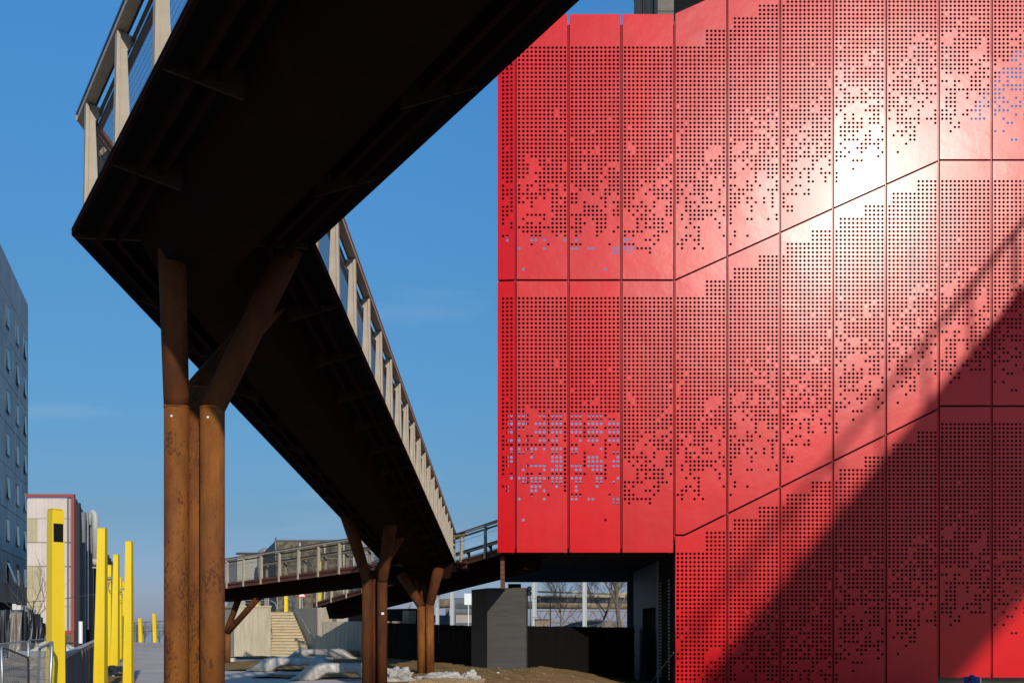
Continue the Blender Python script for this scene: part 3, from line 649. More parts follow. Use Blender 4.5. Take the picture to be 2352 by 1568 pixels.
m = MB(); m.box(a.x, b.x, YG, YG+8, 2.0, a.z); m.build('wall', M_PALECLAD, wing)
for k in range(24):
    x = lerp(a.x, b.x, k/24); m = MB(); m.box(x, x+.05, YG-.03, YG-.001, 3.4, a.z-.1); m.build('rib', M_PALECLAD, wing)
m = MB(); m.box(a.x-.1, b.x+.1, YG-.1, YG+.3, a.z, a.z+.2); m.build('roof_edge', M_FRAME, wing)
m = MB(); m.box(a.x-1.0, a.x-.02, YG+.3, YG+7, 2.0, a.z-.3); m.build('dark_side', M_GREYMET, wing)
m = MB(); xa, xb, za = at(564,0,YG).x, at(592,0,YG).x, at(0,1334,YG).z
m.prism([(xa,YG-.06,2.2),(xb,YG-.06,2.2),(xb,YG-.06,za-.25),(xb-.3,YG-.06,za-.05),(xa+.5,YG-.06,za),(xa,YG-.06,za-.3)], (0,.05,0)); m.build('opening', M_BLACK, wing)
m = MB(); m.tube([at(598,1330,89), at(598,1280,89), at(600,1268,89), at(606,1264,89), at(613,1266,89)], .28, 10); tag(m.build('roof_duct', M_PIPE, org=at(598,1330,89), smooth=True), 'curved grey duct between the pale annex and the pebble hall', 'duct')
# terrace clutter
def ypost(u0, u1, vt, vb, Y, name='yellow_post', label='', twist=0, lean=0, w0=None, w1=None, group=None, box2=False):
    pass
def yellow(px_top, v_top, px_bot, Y, wt, wb, z0=0, label='', grp='tall yellow posts along the path', turn=0.0, zt=None):
    X0 = (px_bot-1176)/F*Y; zt = 1.6+(1440-v_top)/F*Y if zt is None else zt; X1 = (px_top-1176)/F*Y
    r = thing('yellow_post', (X0, Y, z0), label, 'post', grp)
    c, s = cos(turn), sin(turn); a = V((c,s,0)); b = V((-s,c,0)); p = V((X0,Y,z0)); q = V((X1,Y,zt-.01))
    m = MB(); h = .5
    m.hexa([p-a*wb*h-b*wb*h, p+a*wb*h-b*wb*h, p+a*wb*h+b*wb*h, p-a*wb*h+b*wb*h], [q-a*wt*h-b*wt*h, q+a*wt*h-b*wt*h, q+a*wt*h+b*wt*h, q-a*wt*h+b*wt*h])
    m.build('shaft', M_YEL, r)
    m = MB(); m.obox(q+V((0,0,.012)), a*(wt*.5-.004), b*(wt*.5-.004), V((0,0,.006))); m.build('cap', M_YEL, r)
    m = MB(); m.obox(p+V((0,0,.012)), a*(wb*.5+.06), b*(wb*.5+.06), V((0,0,.012))); m.build('base_plate', M_GALV, r)
    return r, p, q, a, b
sc = lambda Y: F/Y
r1, p, q, a, b = yellow(127.5, 1170, 127.5, 13.1, .154, .187, label='nearest and widest yellow post with a black opening near its top', turn=radians(49))
fn = (a*-1+0*b); 
# opening on the right-hand face of the near post
t = .93
fa = V((cos(radians(49)), sin(radians(49)), 0)); fb = V((-sin(radians(49)), cos(radians(49)), 0))
cen = lerp(p, q, .905)
m = MB(); wv = .159/2
m.obox(cen-fb*(wv+.002), fa*.062, fb*.004, V((0,0,.12))); m.build('opening', M_BLACK, r1)
yellow(235.5, 1213, 230.4, 22.5, .167, .251, label='second yellow post, tapering, with the grey board fence starting at its left side', turn=.06)
yellow(252, 1297, 251, 38.4, .15, .17, label='narrow yellow post with a lamp bracket, seen between two larger ones', turn=.05)
yellow(267.5, 1273, 264.5, 32.9, .155, .235, label='yellow post standing in a crumpled black sack', turn=.05)
yellow(277, 1325, 277, 47.7, .13, .13, label='slim yellow post with a hooked cable, just right of the sack post')
yellow(283.5, 1335, 283.5, 52, .13, .13, label='slim yellow post, third from last before the path widens')
yellow(287.8, 1342, 287.8, 56, .13, .13, label='farthest slim yellow post peeking out left of the tall right-hand one')
yellow(297, 1243, 295, 27.9, .165, .24, label='tall yellow post at the right of the row beside the open path', turn=.05)
yellow(322, 1419, 324, 105, .33, .37, z0=0, label='left one of two small yellow posts at the far end of the path')
yellow(354.5, 1408.5, 356.5, 105, .33, .37, z0=0, label='right one of two small yellow posts at the far end of the path')
yellow(657.5, 1316, 657.5, 66, .20, .22, z0=2.5, label='yellow post at the top of the concrete stairs', grp='yellow posts on the terrace')
rr, p, q, a, b = yellow(734, 1288, 735, 68, .24, .25, z0=2.5, label='taller yellow post with a dark lamp right of the stairs', grp='yellow posts on the terrace')
m = MB(); m.obox(lerp(p,q,.84)-a*.14, a*.02, b*.06, V((0,0,.35))); m.build('lamp', M_FRAME, rr)
yellow(591, 1375, 591, 64, .18, .2, z0=2.5, label='yellow post peeking over the wall left of the stairs', grp='yellow posts on the terrace')
yellow(826, 1345, 826, 72, .26, .26, z0=2.5, label='yellow post partly hidden by the middle rusty column', grp='yellow posts on the terrace')
# brackets with hooked cable
for (u, v, Y, lb) in ((256,1326,38.2,'small lamp bracket with a looped wire on a narrow yellow post'), (278,1353,47.4,'small hooked cable clamp on a slim yellow post')):
    c = at(u, v, Y); m = MB(); m.beam(c+V((-.22,-.05,0)), c+V((.22,-.05,.02)), .05, .05)
    m.tube([c+V((.1*cos(t)+.0,-.06,-.3+.22*sin(t))) for t in [k*pi/6 for k in range(13)]], .015, 5)
    m.tube([c+V((-.18,-.08,.0)), c+V((-.18,-.08,.1))], .05, 6); m.tube([c+V((.18,-.08,-.04)), c+V((.18,-.08,.08))], .05, 6)
    tag(m.build('lamp_bracket', M_PIPE, org=c), lb, 'bracket')
# black sack at the foot of a post
def lump(name, c, rx, ry, rz, m_, label, cat, seed=0, n=22, kind=None, amp=.35, fr_=2.2):
    mb = MB(); c = V(c)
    for i in range(n+1):
        th = pi*i/n
        for j in range(2*n):
            ph = pi*j/n; dd = V((sin(th)*cos(ph), sin(th)*sin(ph), cos(th)))
            k = 1+amp*noise.noise(dd*fr_+V((seed*3.3,0,0)))+amp*.6*abs(noise.noise(dd*fr_*2.7+V((0,seed,0))))
            z = max(dd.z*rz*k, -rz*.25)
            mb.v.append((c.x+dd.x*rx*k, c.y+dd.y*ry*k, c.z+z+rz*.25))
    for i in range(n):
        for j in range(2*n):
            j2 = (j+1) % (2*n); mb.f.append((i*2*n+j, (i+1)*2*n+j, (i+1)*2*n+j2, i*2*n+j2))
    o = mb.build(name, m_, org=c, smooth='plastic' not in name); tag(o, label, cat, kind=kind); return o
lump('plastic_sack', gd(265,1552), .5, .4, .26, M_TARP, 'crumpled black plastic sack around the foot of a yellow post', 'sack', 3)
# warning sign on its pole
sg = thing('warning_sign', at(693,1403,65), 'red and white triangular warning sign behind the bridge railing', 'sign')
c = at(693.5, 1371, 65); m = MB(); m.tube([(c.x,65.05,2.5),(c.x,65.05,c.z+.55)], .035, 8); m.build('pole', M_GALV, sg)
tri = lambda s, y: [(c.x-.31*s, y, c.z+.18-.18*s), (c.x+.31*s, y, c.z+.18-.18*s), (c.x, y, c.z+.18+.36*s)]
m = MB(); m.prism(tri(1,65.0), (0,.02,0)); m.build('border', M_SIGNR, sg)
m = MB(); m.prism(tri(.66,64.99), (0,.008,0)); m.build('face', M_SIGNW, sg)
# railings on the terrace left
tr_ = thing('terrace_railing', at(600,1400,62), 'pale metal railing on the terrace left of the stairs top', 'railing')
for u in (609, 613, 617):
    m = MB(); m.beam(at(u,1392,62), at(u,1372,62), .05, .05); m.build('railing_post', M_POST, tr_)
for v in (1378, 1384):
    m = MB(); m.beam(at(560,v,62), at(619,v,62), .03, .03); m.build('rail', M_GALV, tr_)
for (ua,va,ub,vb) in ((622,1378,632,1384),(632,1384,640,1405),(637,1370,638.5,1405)):
    m = MB(); m.beam(at(ua,va,62), at(ub,vb,62), .05, .05); m.build('rail', M_GALV, tr_)

# ------------------------------------------------------------------ left: grey board fence, concrete block, shed
fl = thing('grey_board_fence', (-12, 28, 0), 'grey vertical board fence with pale top rail running beside the yellow posts', 'fence')
fx = lambda y: -.78-.39*y
bm = MB(); bm.box(0,.11,-.014,.014,0,1); GME = bpy.data.meshes.new('board'); GME.from_pydata(bm.v, [], bm.f); GME.materials.append(M_BOARD)
P0 = V((fx(13.5),13.5,0)); P1 = V((fx(103),103,0)); d = (P1-P0).normalized(); nr = V((d.y,-d.x,0)); yaw = math.atan2(d.y,d.x)
step = .135; cnt = 290
for i in range(cnt):
    p = P0+d*(i*step); o = bpy.data.objects.new('board', GME); COL.objects.link(o); o.parent = fl
    o.location = p-V(fl['_o'])+nr*random.uniform(-.01,.012); o.rotation_euler = (random.uniform(-.004,.004),0,yaw+random.uniform(-.06,.06)); o.scale = (1,1,1.18+random.uniform(-.01,.01))
m = MB(); s0 = P0+d*(cnt*step)
i = 0
while i*0.3 < (P1-s0).length:
    p = s0+d*(i*.3); m.beam(p+V((0,0,0)), p+V((0,0,1.2+.02*math.sin(i*2.3)+(.25 if (i*.3)>35 else 0))), .03, .27, up=d); i += 1
tag(m.build('far_board', M_BOARD, fl), kind='stuff')
m = MB(); m.beam(P0+V((0,0,1.2))-nr*.06, P0+d*38+V((0,0,1.2))-nr*.06, .14, .04); m.build('top_rail', M_BOARDT, fl)
m = MB(); m.tube([(fx(25)-.3,25,1.2),(fx(25)-.3,25,1.75)], .05, 8); tag(m.build('marker_post', M_SIGNW, org=(fx(25)-.3,25,1.2)), 'short white marker post standing behind the grey board fence', 'post')

hotel = thing('concrete_apartment_block', (-53, 105, 0), 'tall weathered grey concrete block with rows of tilted windows at the left edge', 'building')
KH = 110/75; HB = V((-36.45*KH, 110, 0)); hd = V((.339, -1, 0)).normalized(); hn = V((-hd.y, hd.x, 0)); hn = hn if hn.x > 0 else -hn
HT = 25.87
def hw(s, z, o=0): return HB+hd*s*KH+V((0,0,(z-1.6)*KH+1.6 if z > .01 else 0))+hn*o       # s metres from the far corner, o outward
m = MB(); m.prism([hw(.02,3.3,-.12), hw(26,3.3,-.12), hw(26,3.3,-14), hw(.02,3.3,-14)], (0,0,(HT-3.4)*KH)); m.build('core', M_HOTEL, hotel)
cols = [1.9, 5.6, 9.85, 13.9, 18]; zrow = [22.05-2.81*i for i in range(7)]
zj = [3.2]+[z-1.25 for z in zrow[::-1]][1:]+[HT-2.3, HT]
zj = [3.2, 6.55, 9.4, 12.2, 15.0, 17.8, 20.6, 23.5, HT]
for j in range(8):
    cut = [0, 3.75, 7.7, 11.9, 16, 20, 26] if j < 7 else [0, 26]
    for i in range(len(cut)-1):
        m = MB(); a0, a1 = cut[i]+.02, cut[i+1]-.02; z0, z1 = zj[j]+.03, zj[j+1]-.03
        if j == 7: z0 += 0
        m.prism([hw(a0,z0,0), hw(a1,z0,0), hw(a1,z0,-.118), hw(a0,z0,-.118)], (0,0,(z1-z0)*KH)); m.build('concrete_panel', M_HOTEL, hotel)
for ci, s in enumerate(cols):
    for ri, z in enumerate(zrow):
        m = MB(); w2 = .62
        for (sa,sb,za,zb) in ((s-w2,s-w2+.08,z-.7,z+.7),(s+w2-.08,s+w2,z-.7,z+.7),(s-w2,s+w2,z+.7,z+.78),(s-w2,s+w2,z-.78,z-.7)):
            m.prism([hw(sa,za,.002), hw(sb,za,.002), hw(sb,za,.06), hw(sa,za,.06)], (0,0,(zb-za)*KH))
        fo = m.build('window', M_FRAME, hotel)
        m = MB(); m.prism([hw(s-w2+.08,z-.7,.004), hw(s+w2-.08,z-.7,.004), hw(s+w2-.08,z-.7,.02), hw(s-w2+.08,z-.7,.02)], (0,0,1.4*KH)); m.build('reveal', M_BLACK, fo)
        op = random.choice((.04,.08,.12,.03,.1)) if (ci, ri) != (2, 6) else .7
        A_, B_ = hw(s-w2+.1, z+.68, .05), hw(s+w2-.1, z+.68, .05); C_, D_ = hw(s+w2-.1, z-.66, .05+op), hw(s-w2+.1, z-.66, .05+op)
        m = MB(); m.prism([A_, B_, C_, D_], hn*.03); m.build('sash', M_GLASS, fo)
m = MB(); m.prism([hw(.0,2.85,.1), hw(26,2.85,.1), hw(26,2.85,-14), hw(.0,2.85,-14)], (0,0,.34*KH)); m.build('floor_slab', M_BLACK, hotel)
for s in (.6, 8, 16):
    m = MB(); m.prism([hw(s,0,-.6), hw(s+.6,0,-.6), hw(s+.6,0,-1.2), hw(s,0,-1.2)], (0,0,3.05)); m.build('column', M_HOTEL, hotel)
m = MB(); m.prism([hw(0,0,-4), hw(26,0,-4), hw(26,0,-4.2), hw(0,0,-4.2)], (0,0,3.0)); m.build('recessed_wall', M_BLACK, hotel)

shed = thing('corrugated_industrial_hall', (-32, 70, 0), 'white and cream corrugated hall with red trim and dark side wall', 'building')
YS = 70; xr_ = at(172,0,YS).x; fd = V((-1,-.02,0)).normalized(); ztp = at(0,1138,YS).z; zb = at(0,1447,YS).z
sh = lambda s, z, o=0: V((xr_,YS,0))+fd*s+V((0,0,z))+V((fd.y,-fd.x,0))*(-o)*(-1)
def corr(s0, s1, z0, z1, m_, pitch=.22):
    n = max(1, int((s1-s0)/pitch)); w_ = (s1-s0)/n; nn = V((.02,-.9998,0)); mb = MB()
    for i in range(n):
        a_ = s0+i*w_; pr = [(a_,0),(a_+w_*.3,0),(a_+w_*.4,.035),(a_+w_*.85,.035),(a_+w_*.95,0)]
        if i == n-1: pr.append((a_+w_,0))
        else: pr.append((a_+w_,0))
        for (p_, o_), (q_, r_) in zip(pr[:-1], pr[1:]):
            A = V((xr_,YS,0))+fd*p_+nn*o_; B = V((xr_,YS,0))+fd*q_+nn*r_
            mb.poly([A+V((0,0,z0)), B+V((0,0,z0)), B+V((0,0,z1)), A+V((0,0,z1))])
    mb.build('corrugated_sheet', m_, shed)
zz = [at(0,v,YS).z for v in (1447,1392,1301,1246,1190,1139)]
lay = [(zz[0],zz[1],[(.35,3.1,0),(3.1,4.4,1),(4.4,6.0,0),(6,7.5,1),(7.5,20,0)]),
       (zz[1],zz[2],[(.35,3.1,0),(3.1,4.6,1),(4.6,6.2,0),(6.2,20,1)]),
       (zz[2]+.05,zz[3],[(.35,7,0),(7,20,0)]), (zz[3]+.05,zz[4],[(.35,3.4,0),(3.4,9.5,1),(9.5,20,0)]), (zz[4],zz[5]-.15,[(.35,7,0),(7,20,0)])]
for z0, z1, it in lay:
    for s0, s1, c_ in it:
        s0 *= .778; s1 = min(s1*.778, 3.34)
        if s0 < 3.3: corr(s0, s1-.03, z0, z1-.03, (M_WHITECLAD, M_CREAM)[c_])
m = MB(); nn = V((.02,-.9998,0)); o_ = V((xr_,YS,0))
sd = V((-.365*1.0, 1, 0)).normalized()
m.prism([o_+fd*.3-nn*.05+V((0,0,zb)), o_+fd*3.36-nn*.05+V((0,0,zb)), o_+fd*3.36-nn*6+V((0,0,zb)), o_+fd*2-nn*6+V((0,0,zb))], (0,0,ztp-zb-.3)); m.build('core', M_CREAM, shed)
m = MB(); m.prism([o_+nn*.12, o_+fd*.2+nn*.12, o_+fd*.2-nn*.05, o_-nn*.05], (0,0,ztp)); m.build('corner_trim', M_REDTRIM, shed)
m = MB(); m.prism([o_+nn*.16+V((0,0,ztp-.12)), o_+fd*3.36+nn*.16+V((0,0,ztp-.12)), o_+fd*3.36-nn*.1+V((0,0,ztp-.12)), o_-nn*.1+V((0,0,ztp-.12))], (0,0,.22)); m.build('roof_trim', M_REDTRIM, shed)
m = MB(); m.prism([o_+nn*.14+V((0,0,zb-.2)), o_+fd*3.36+nn*.14+V((0,0,zb-.2)), o_+fd*3.36-nn*.1+V((0,0,zb-.2)), o_-nn*.1+V((0,0,zb-.2))], (0,0,.2)); m.build('base_trim', M_REDTRIM, shed)
m = MB(); m.prism([o_+nn*.1, o_+fd*3.36+nn*.1, o_+fd*3.36-nn*.4, o_-nn*.4], (0,0,zb-.21)); m.build('plinth', M_MOUND, shed)
# long dark flank going away
Ye = 148; pe = at(262,0,Ye); ln = V((pe.x-xr_, Ye-YS, 0)); ld = ln.normalized(); lo = V((ld.y,-ld.x,0))
nbay = 14
for i in range(nbay):
    a_ = o_+ln*(i/nbay)+ld*.1; b_ = o_+ln*((i+1)/nbay)
    m = MB(); m.prism([a_+lo*.05, b_+lo*.05, b_-lo*.5, a_-lo*.5], (0,0,ztp-.15)); m.build('flank_panel', M_DKCLAD, shed)
    m = MB(); m.beam(a_+lo*.2, a_+lo*.2+V((0,0,ztp-.5)), .25, .3, up=V((1,0,0))); m.build('downpipe' if i in (2,4) else 'flank_column', M_PIPE if i in (1,3,5) else M_DKCLAD, shed)
m = MB(); m.prism([o_+fd*3.36-nn*.2, o_-nn*.2, o_+ln, o_+ln+fd*3.36], (0,0,.15)); 
m.v = [(x,y,z+ztp-.35) for x,y,z in m.v]; m.build('roof', M_DKCLAD, shed)
# big goose-neck duct
gd_ = MB(); Yd = 81; 
pp = [at(208,1205,Yd), at(207,1185,Yd), at(209,1177,Yd), at(214,1175,Yd), at(218,1180,Yd), at(219,1192,Yd), at(219,1283,Yd)]
gd_.tube(pp, [.13,.13,.2,.25,.27,.27,.27], 12); gd_.tube([at(219,1283,Yd), at(217,1297,Yd)], [.27,.16], 12); gd_.beam(at(206,1303,Yd), at(226,1303,Yd), .5, .12)
tag(gd_.build('goose_neck_duct', M_MAST, org=at(214,1303,Yd), smooth=True), 'large goose-neck duct on the dark flank of the corrugated hall', 'duct')
for u, vt in ((201,1177),(226,1240)):
    m = MB(); m.tube([at(u,1445,77), at(u,vt,77)], .1, 8); m.build('downpipe', M_PIPE, shed)

# far end of the path: rails and a pierced girder bridge beyond
gr = thing('path_end_railing', (-39, 106, 0), 'thin dark railing across the far end of the concrete path', 'railing')
for (ua,va,ub,vb) in ((300,1430,347,1427),(350,1427,380,1425)):
    m = MB(); m.tube([at(ua,va,106), at(ub,vb,106)], .035, 6); m.build('rail', M_FRAME, gr)
for u in (349.3, 351, 309):
    m = MB(); m.tube([at(u,1474,106), at(u,1429,106)], .03, 6); m.build('railing_post', M_FRAME, gr)
gb = thing('pierced_girder_bridge', (-60, 180, -4), 'distant steel footbridge with round holes in its girder beyond the path', 'bridge')
Yg = 180
for (v0, v1) in ((1433.5,1434.5),(1437.8,1438.4),(1440.5,1441.5),(1448,1450)):
    m = MB(); a, b = at(296,v1,Yg), at(382,v0,Yg); m.box(a.x, b.x, Yg, Yg+.2, a.z, b.z); m.build('girder_chord', M_GREYMET, gb)
for k in range(13):
    u = 304+k*6.9; m = MB(); a, b = at(u-1.3,1448,Yg), at(u+1.3,1441.5,Yg); m.box(a.x, b.x, Yg, Yg+.15, a.z, b.z); m.build('web_plate', M_PIPE, gb)
for u in (314,317):
    m = MB(); m.beam(at(u,1500,Yg), at(u,1433,Yg), .3, .3, up=V((0,1,0))); m.build('pier', M_GREYMET, gb)
# bare shrubs
def tree(name, base, h, r, label, cat, seed, spread=.6, levels=4, kids=4, m_=M_BARK, m2=M_TWIG, tips=True, lean=0, group=None):
    R = random.Random(seed); root = thing(name, base, label, cat, group); tr = MB(); tw = MB()
    def grow(p, d, L, rad, lv):
        pts = [p]; rs = [rad]; n = 4
        for i in range(n):
            d2 = (d+V((R.uniform(-.18,.18), R.uniform(-.18,.18), R.uniform(-.06,.12)))).normalized(); d = d2
            pts.append(pts[-1]+d*L/n); rs.append(rad*(1-.5*(i+1)/n))
        (tr if lv >= levels-1 else tw).tube(pts, rs, 7 if lv >= levels-1 else 4, caps=False)
        if lv == 0: return
        k = kids+2 if lv == levels else kids
        for i in range(k):
            t = .35+.65*(i+R.random()*.6)/k; t = min(t, 1); j = min(int(t*n), n-1); q = lerp(pts[j], pts[j+1], t*n-j)
            a = R.uniform(0, 2*pi); s = spread*R.uniform(.7,1.3)
            dd = (d+V((cos(a)*s, sin(a)*s*.8, R.uniform(-.1,.5)))).normalized()
            grow(q, dd, L*R.uniform(.5,.72), rad*.45, lv-1)
    grow(V(base), V((lean,0,1)).normalized(), h, r, levels)
    tr.build('trunk', m_, root, smooth=True); tag(tw.build('twigs', m2, root), kind='stuff'); return root
tree('bare_shrub', at(330,1474,112)-V((0,0,.6)), 1.8, .08, 'bare dark shrub behind the left one of the two far yellow posts', 'shrub', 5, .9, 3)
tree('bare_shrub', at(365,1474,112)-V((0,0,.6)), 1.8, .08, 'bare dark shrub right of the two far yellow posts', 'shrub', 6, .9, 3)

# ------------------------------------------------------------------ bottom left: curtains, mesh fence, debris
cu = thing('tarpaulin_curtain', (-19, 41, 0), 'pleated black tarpaulin hung under the grey concrete block', 'tarpaulin')
def curtain(u0, u1, vt, vb, Y, m_, seed, amp=.22, n=70, name='sheet'):
    mb = MB(); rows = 18
    for j in range(rows+1):
        t = j/rows
        for i in range(n+1):
            s = i/n; u = lerp(u0, u1, s); top = vt(s); v = lerp(top, vb+4*noise.noise(V((s*6,seed,0))), t)
            p = at(u+2.5*(t)*noise.noise(V((s*3,t*2,seed))), v, Y); 
            p.y += amp*noise.noise(V((s*9+seed*5, t*1.2, seed)))*(0.4+t)+amp*.7*noise.noise(V((s*26, t*.8+s*3, seed+3)))
            mb.v.append(tuple(p))
    for j in range(rows):
        for i in range(n):
            k = j*(n+1)+i; mb.f.append((k, k+1, k+n+2, k+n+1))
    return mb.build(name, m_, cu, smooth=True)
curtain(-25, 62, lambda s: 1402+3*sin(s*9), 1535, 41.5, M_TARP, 1, amp=.45)
curtain(50, 102, lambda s: 1400+30*s**3+4*sin(s*14), 1532, 42.0, M_TARP, 2, amp=.6)
tag(curtain(24, 50, lambda s: 1403+2*sin(s*9), 1518, 41.0, M_TARPL, 3, amp=.4, n=30), 'crinkled silvery plastic sheet')
m = MB(); m.tube([at(-20,1403,41.6), at(52,1402,41.6)], .05, 6); m.build('support_pole', M_FRAME, cu)
for k, (u, v) in enumerate(((52,1392),(58,1391),(65,1394),(71,1398),(77,1399))):
    m = MB(); m.beam(at(u,1420,44), at(u+1,v,44), .18, .05, up=V((0,1,0))); m.build('scaffold_tube' , M_PIPE, cu)
for (u0,u1,v0,v1,lb) in ((28,37,1386,1401,'left one of two white boards above the tarpaulin curtain'),(38,48,1389,1401,'right one of two white boards above the tarpaulin curtain')):
    m = MB(); a, b = at(u0,v1,44), at(u1,v0,44); m.box(a.x,b.x,44,44.05,a.z,b.z); tag(m.build('white_board', M_WHITE, org=(a.x,44,a.z)), lb, 'board')

def mesh_fence(name, corners, label, uprights=(0,1), nw=46, nh=9, r=.02, sign=None):
    # corners: TL,TR,BR,BL
    TL, TR, BR, BL = [V(c) for c in corners]; root = thing(name, BL, label, 'fence', 'wire mesh site fences')
    e = .06
    m = MB(); m.tube([BL, TL-(TL-BL).normalized()*e, TL+(TR-TL).normalized()*e, TR-(TR-TL).normalized()*e, TR-(TR-BR).normalized()*e, BR], r, 8); m.build('frame', M_GALV, root, smooth=True)
    m = MB()
    for i in range(1, nw):
        s = i/nw; m.tube([lerp(TL,TR,s), lerp(BL,BR,s)], .0022, 3, caps=False)
    for j in range(1, nh):
        s = j/nh; m.tube([lerp(TL,BL,s), lerp(TR,BR,s)], .0022, 3, caps=False)
    tag(m.build('wire_mesh', M_PIPE, root), kind='stuff'); return root
def hg(u, v, Y): return at(u, v, Y)
mesh_fence('mesh_fence', [at(-40,1483,21), at(64,1471,22), V((at(64,0,22).x,22,0)), V((at(-40,0,21).x,21,0))], 'wire mesh fence panel at the far left, the one with the straight long top rail')
mesh_fence('mesh_fence', [at(64.5,1470,22), at(118,1466,24), V((at(118,0,24).x,24,0)), V((at(64.5,0,22).x,22,0))], 'wire mesh fence panel ending behind the widest yellow post', nw=30)
rf = mesh_fence('mesh_fence', [at(3,1484,15), at(64.5,1509,18), V((at(66,0,18).x,18,0)), V((at(9,0,15).x,15,0))], 'tilted wire mesh panel with a sloping top rail and a small notice', nw=40)
mesh_fence('mesh_fence', [at(91,1487,14), at(120,1474,12.5), V((at(108,0,12.5).x,12.5,0)), V((at(80,0,14).x,14,0))], 'leaning wire mesh panel just left of the widest yellow post', nw=14)
m = MB(); c = at(9.2,1505,15.3); m.box(c.x-.035, c.x+.03, 15.28, 15.29, c.z-.03, c.z+.03); m.build('notice', M_SIGNW, rf)
m = MB(); m.box(c.x-.03, c.x+.025, 15.275, 15.279, c.z+.0, c.z+.018); m.build('notice_band', M_BLUE, rf)
m = MB(); m.tube([at(148,1476,21), at(180,1476,21)], .02, 6); m.tube([at(150,1476,21), at(150,1560,21)], .02, 6); tag(m.build('barrier_frame', M_FRAME, org=at(150,1560,21)), 'dark steel barrier frame behind the widest yellow post', 'barrier')
lump('rubble_heap', gd(96,1530)+V((0,1,0)), 1.0, .8, .8, M_WHITE, 'pale heap of sacks behind the leaning mesh panel', 'heap', 5, amp=.3)
lump('rubble_heap', gd(30,1545), 2.2, 1.0, .42, M_RUBBLE, 'low sandy rubble heap behind the mesh fence', 'heap', 6, amp=.4)
m = MB(); c = gd(72,1542); m.box(c.x-.55, c.x+.45, c.y, c.y+.5, .05, .75); o = m.build('site_crate', M_PIPE, org=c, bevel=.03); tag(o, 'grey site crate behind the wire mesh, right of the silvery sheet', 'crate')
m = MB(); m.tube([at(-10,1381,60), at(60,1382,58), at(130,1377,56), at(200,1366,54), at(262,1361,54)], .02, 4); tag(m.build('overhead_cable', M_FRAME, org=at(60,1382,58)), 'thin black cable sagging past the corrugated hall', 'cable')
tree('bare_shrub', V((at(75,0,60).x,60,0)), 3.4, .06, 'thin bare shrub in front of the corrugated hall', 'shrub', 9, .7, 3)

# ------------------------------------------------------------------ wrapped benches, pallets, scraps on the ground
def bench(uL, uR, vb, h, footL, footR, label, seed, sec=.26, yawd=0):
    Y = 1.6*F/(vb-1440); s = F/Y; L = gd(uL, vb); Rr = gd(uR, vb); rn = 60
    ax = (Rr-L); ax.z = 0; Ln = ax.length; ax.normalize(); ay = V((-ax.y, ax.x, 0))
    mb = MB(); ns = 18
    for i in range(rn+1):
        t = i/rn; x = t*Ln
        k = min(1, x/footL) if footL else 1; k2 = min(1, (Ln-x)/footR) if footR else 1
        sm = lambda q: q*q*(3-2*q)
        kk = min(sm(max(k,0)), sm(max(k2,0))); topz = .08+kk*(h-.08); th = lerp(.10, sec, kk)
        botz = max(0.0, topz-lerp(.35, sec, kk)); 
        wz = min(x/(footL*1.5), (Ln-x)/(footR*1.5)); botz = 0.0 if wz < .75 else lerp(0, topz-sec, min(1, (wz-.75)/.35))
        wd = .32+.08*noise.noise(V((t*5, seed, 2)))
        for j in range(ns):
            a_ = 2*pi*j/ns; cx_ = cos(a_); cz_ = sin(a_); e = .45
            px = math.copysign(abs(cx_)**e, cx_); pz = math.copysign(abs(cz_)**e, cz_)
            q = 1+.20*noise.noise(V((t*12, cx_*1.8, cz_*1.8+seed)))+.28*abs(noise.noise(V((t*26, cx_*2.6, cz_*2.6+seed*2))))
            sag = -.05*max(0, -cz_)*max(0, noise.noise(V((t*7, seed, 7)))+.2)
            p = L+ax*x+ay*(.35+px*wd*q)+V((0,0,(topz+botz)/2+pz*(topz-botz)/2*q+sag)); p.z = max(p.z, .005)
            mb.v.append(tuple(p))
    for i in range(rn):
        for j in range(ns):
            j2 = (j+1) % ns; mb.f.append((i*ns+j, i*ns+j2, (i+1)*ns+j2, (i+1)*ns+j))
    mb.f.append(tuple(range(ns-1,-1,-1))); mb.f.append(tuple(rn*ns+j for j in range(ns)))
    root = thing('wrapped_bench', L, label, 'bench', 'benches wrapped in plastic')
    mb.build('plastic_wrap', M_PLAST, root, smooth=True)
    m = MB()
    for t in (.3, .5, .7):
        p = L+ax*(Ln*t)+ay*.35+V((0,0,h-sec/2)); pts = [p+ay*(.37*cos(a_))+V((0,0,.155*sin(a_))) for a_ in [k*pi/8 for k in range(17)]]
        m.tube(pts, .008, 4)
    m.build('tie_string', M_STEP, root)
    for t in (.2, .8):
        m = MB(); p = L+ax*(Ln*t)+ay*.35; m.box(p.x-.05, p.x+.05, p.y-.2, p.y+.2, 0, h-sec+.03); m.build('leg', M_FRAME, root)
bench(652, 818, 1513.5, .50, .75, .85, 'farthest plastic-wrapped bench, in front of the concrete stairs', 1)
bench(566, 770, 1542, .50, .75, .5, 'middle plastic-wrapped bench with its left foot splayed and lit by the sun', 2)
bench(667, 880, 1562, .50, .65, .5, 'nearest plastic-wrapped bench, ending behind the middle rusty column', 3, sec=.27)
pl = thing('pallet_stack', gd(804,1510), 'small stack of wooden pallets against the abutment wall', 'pallets'); c = gd(804,1510)
for k in range(3):
    for dy in (0,.35,.7): 
        m = MB(); m.box(c.x-.35+.06*k, c.x+.35+.05*k, c.y+dy, c.y+dy+.1, .14*k, .14*k+.09); m.build('bearer', M_WOOD, pl)
    m = MB(); m.box(c.x-.4-.1*k, c.x+.35-.02*k, c.y-.05, c.y+.85, .14*k+.092, .14*k+.115); m.build('pallet_deck', M_WOOD, pl)
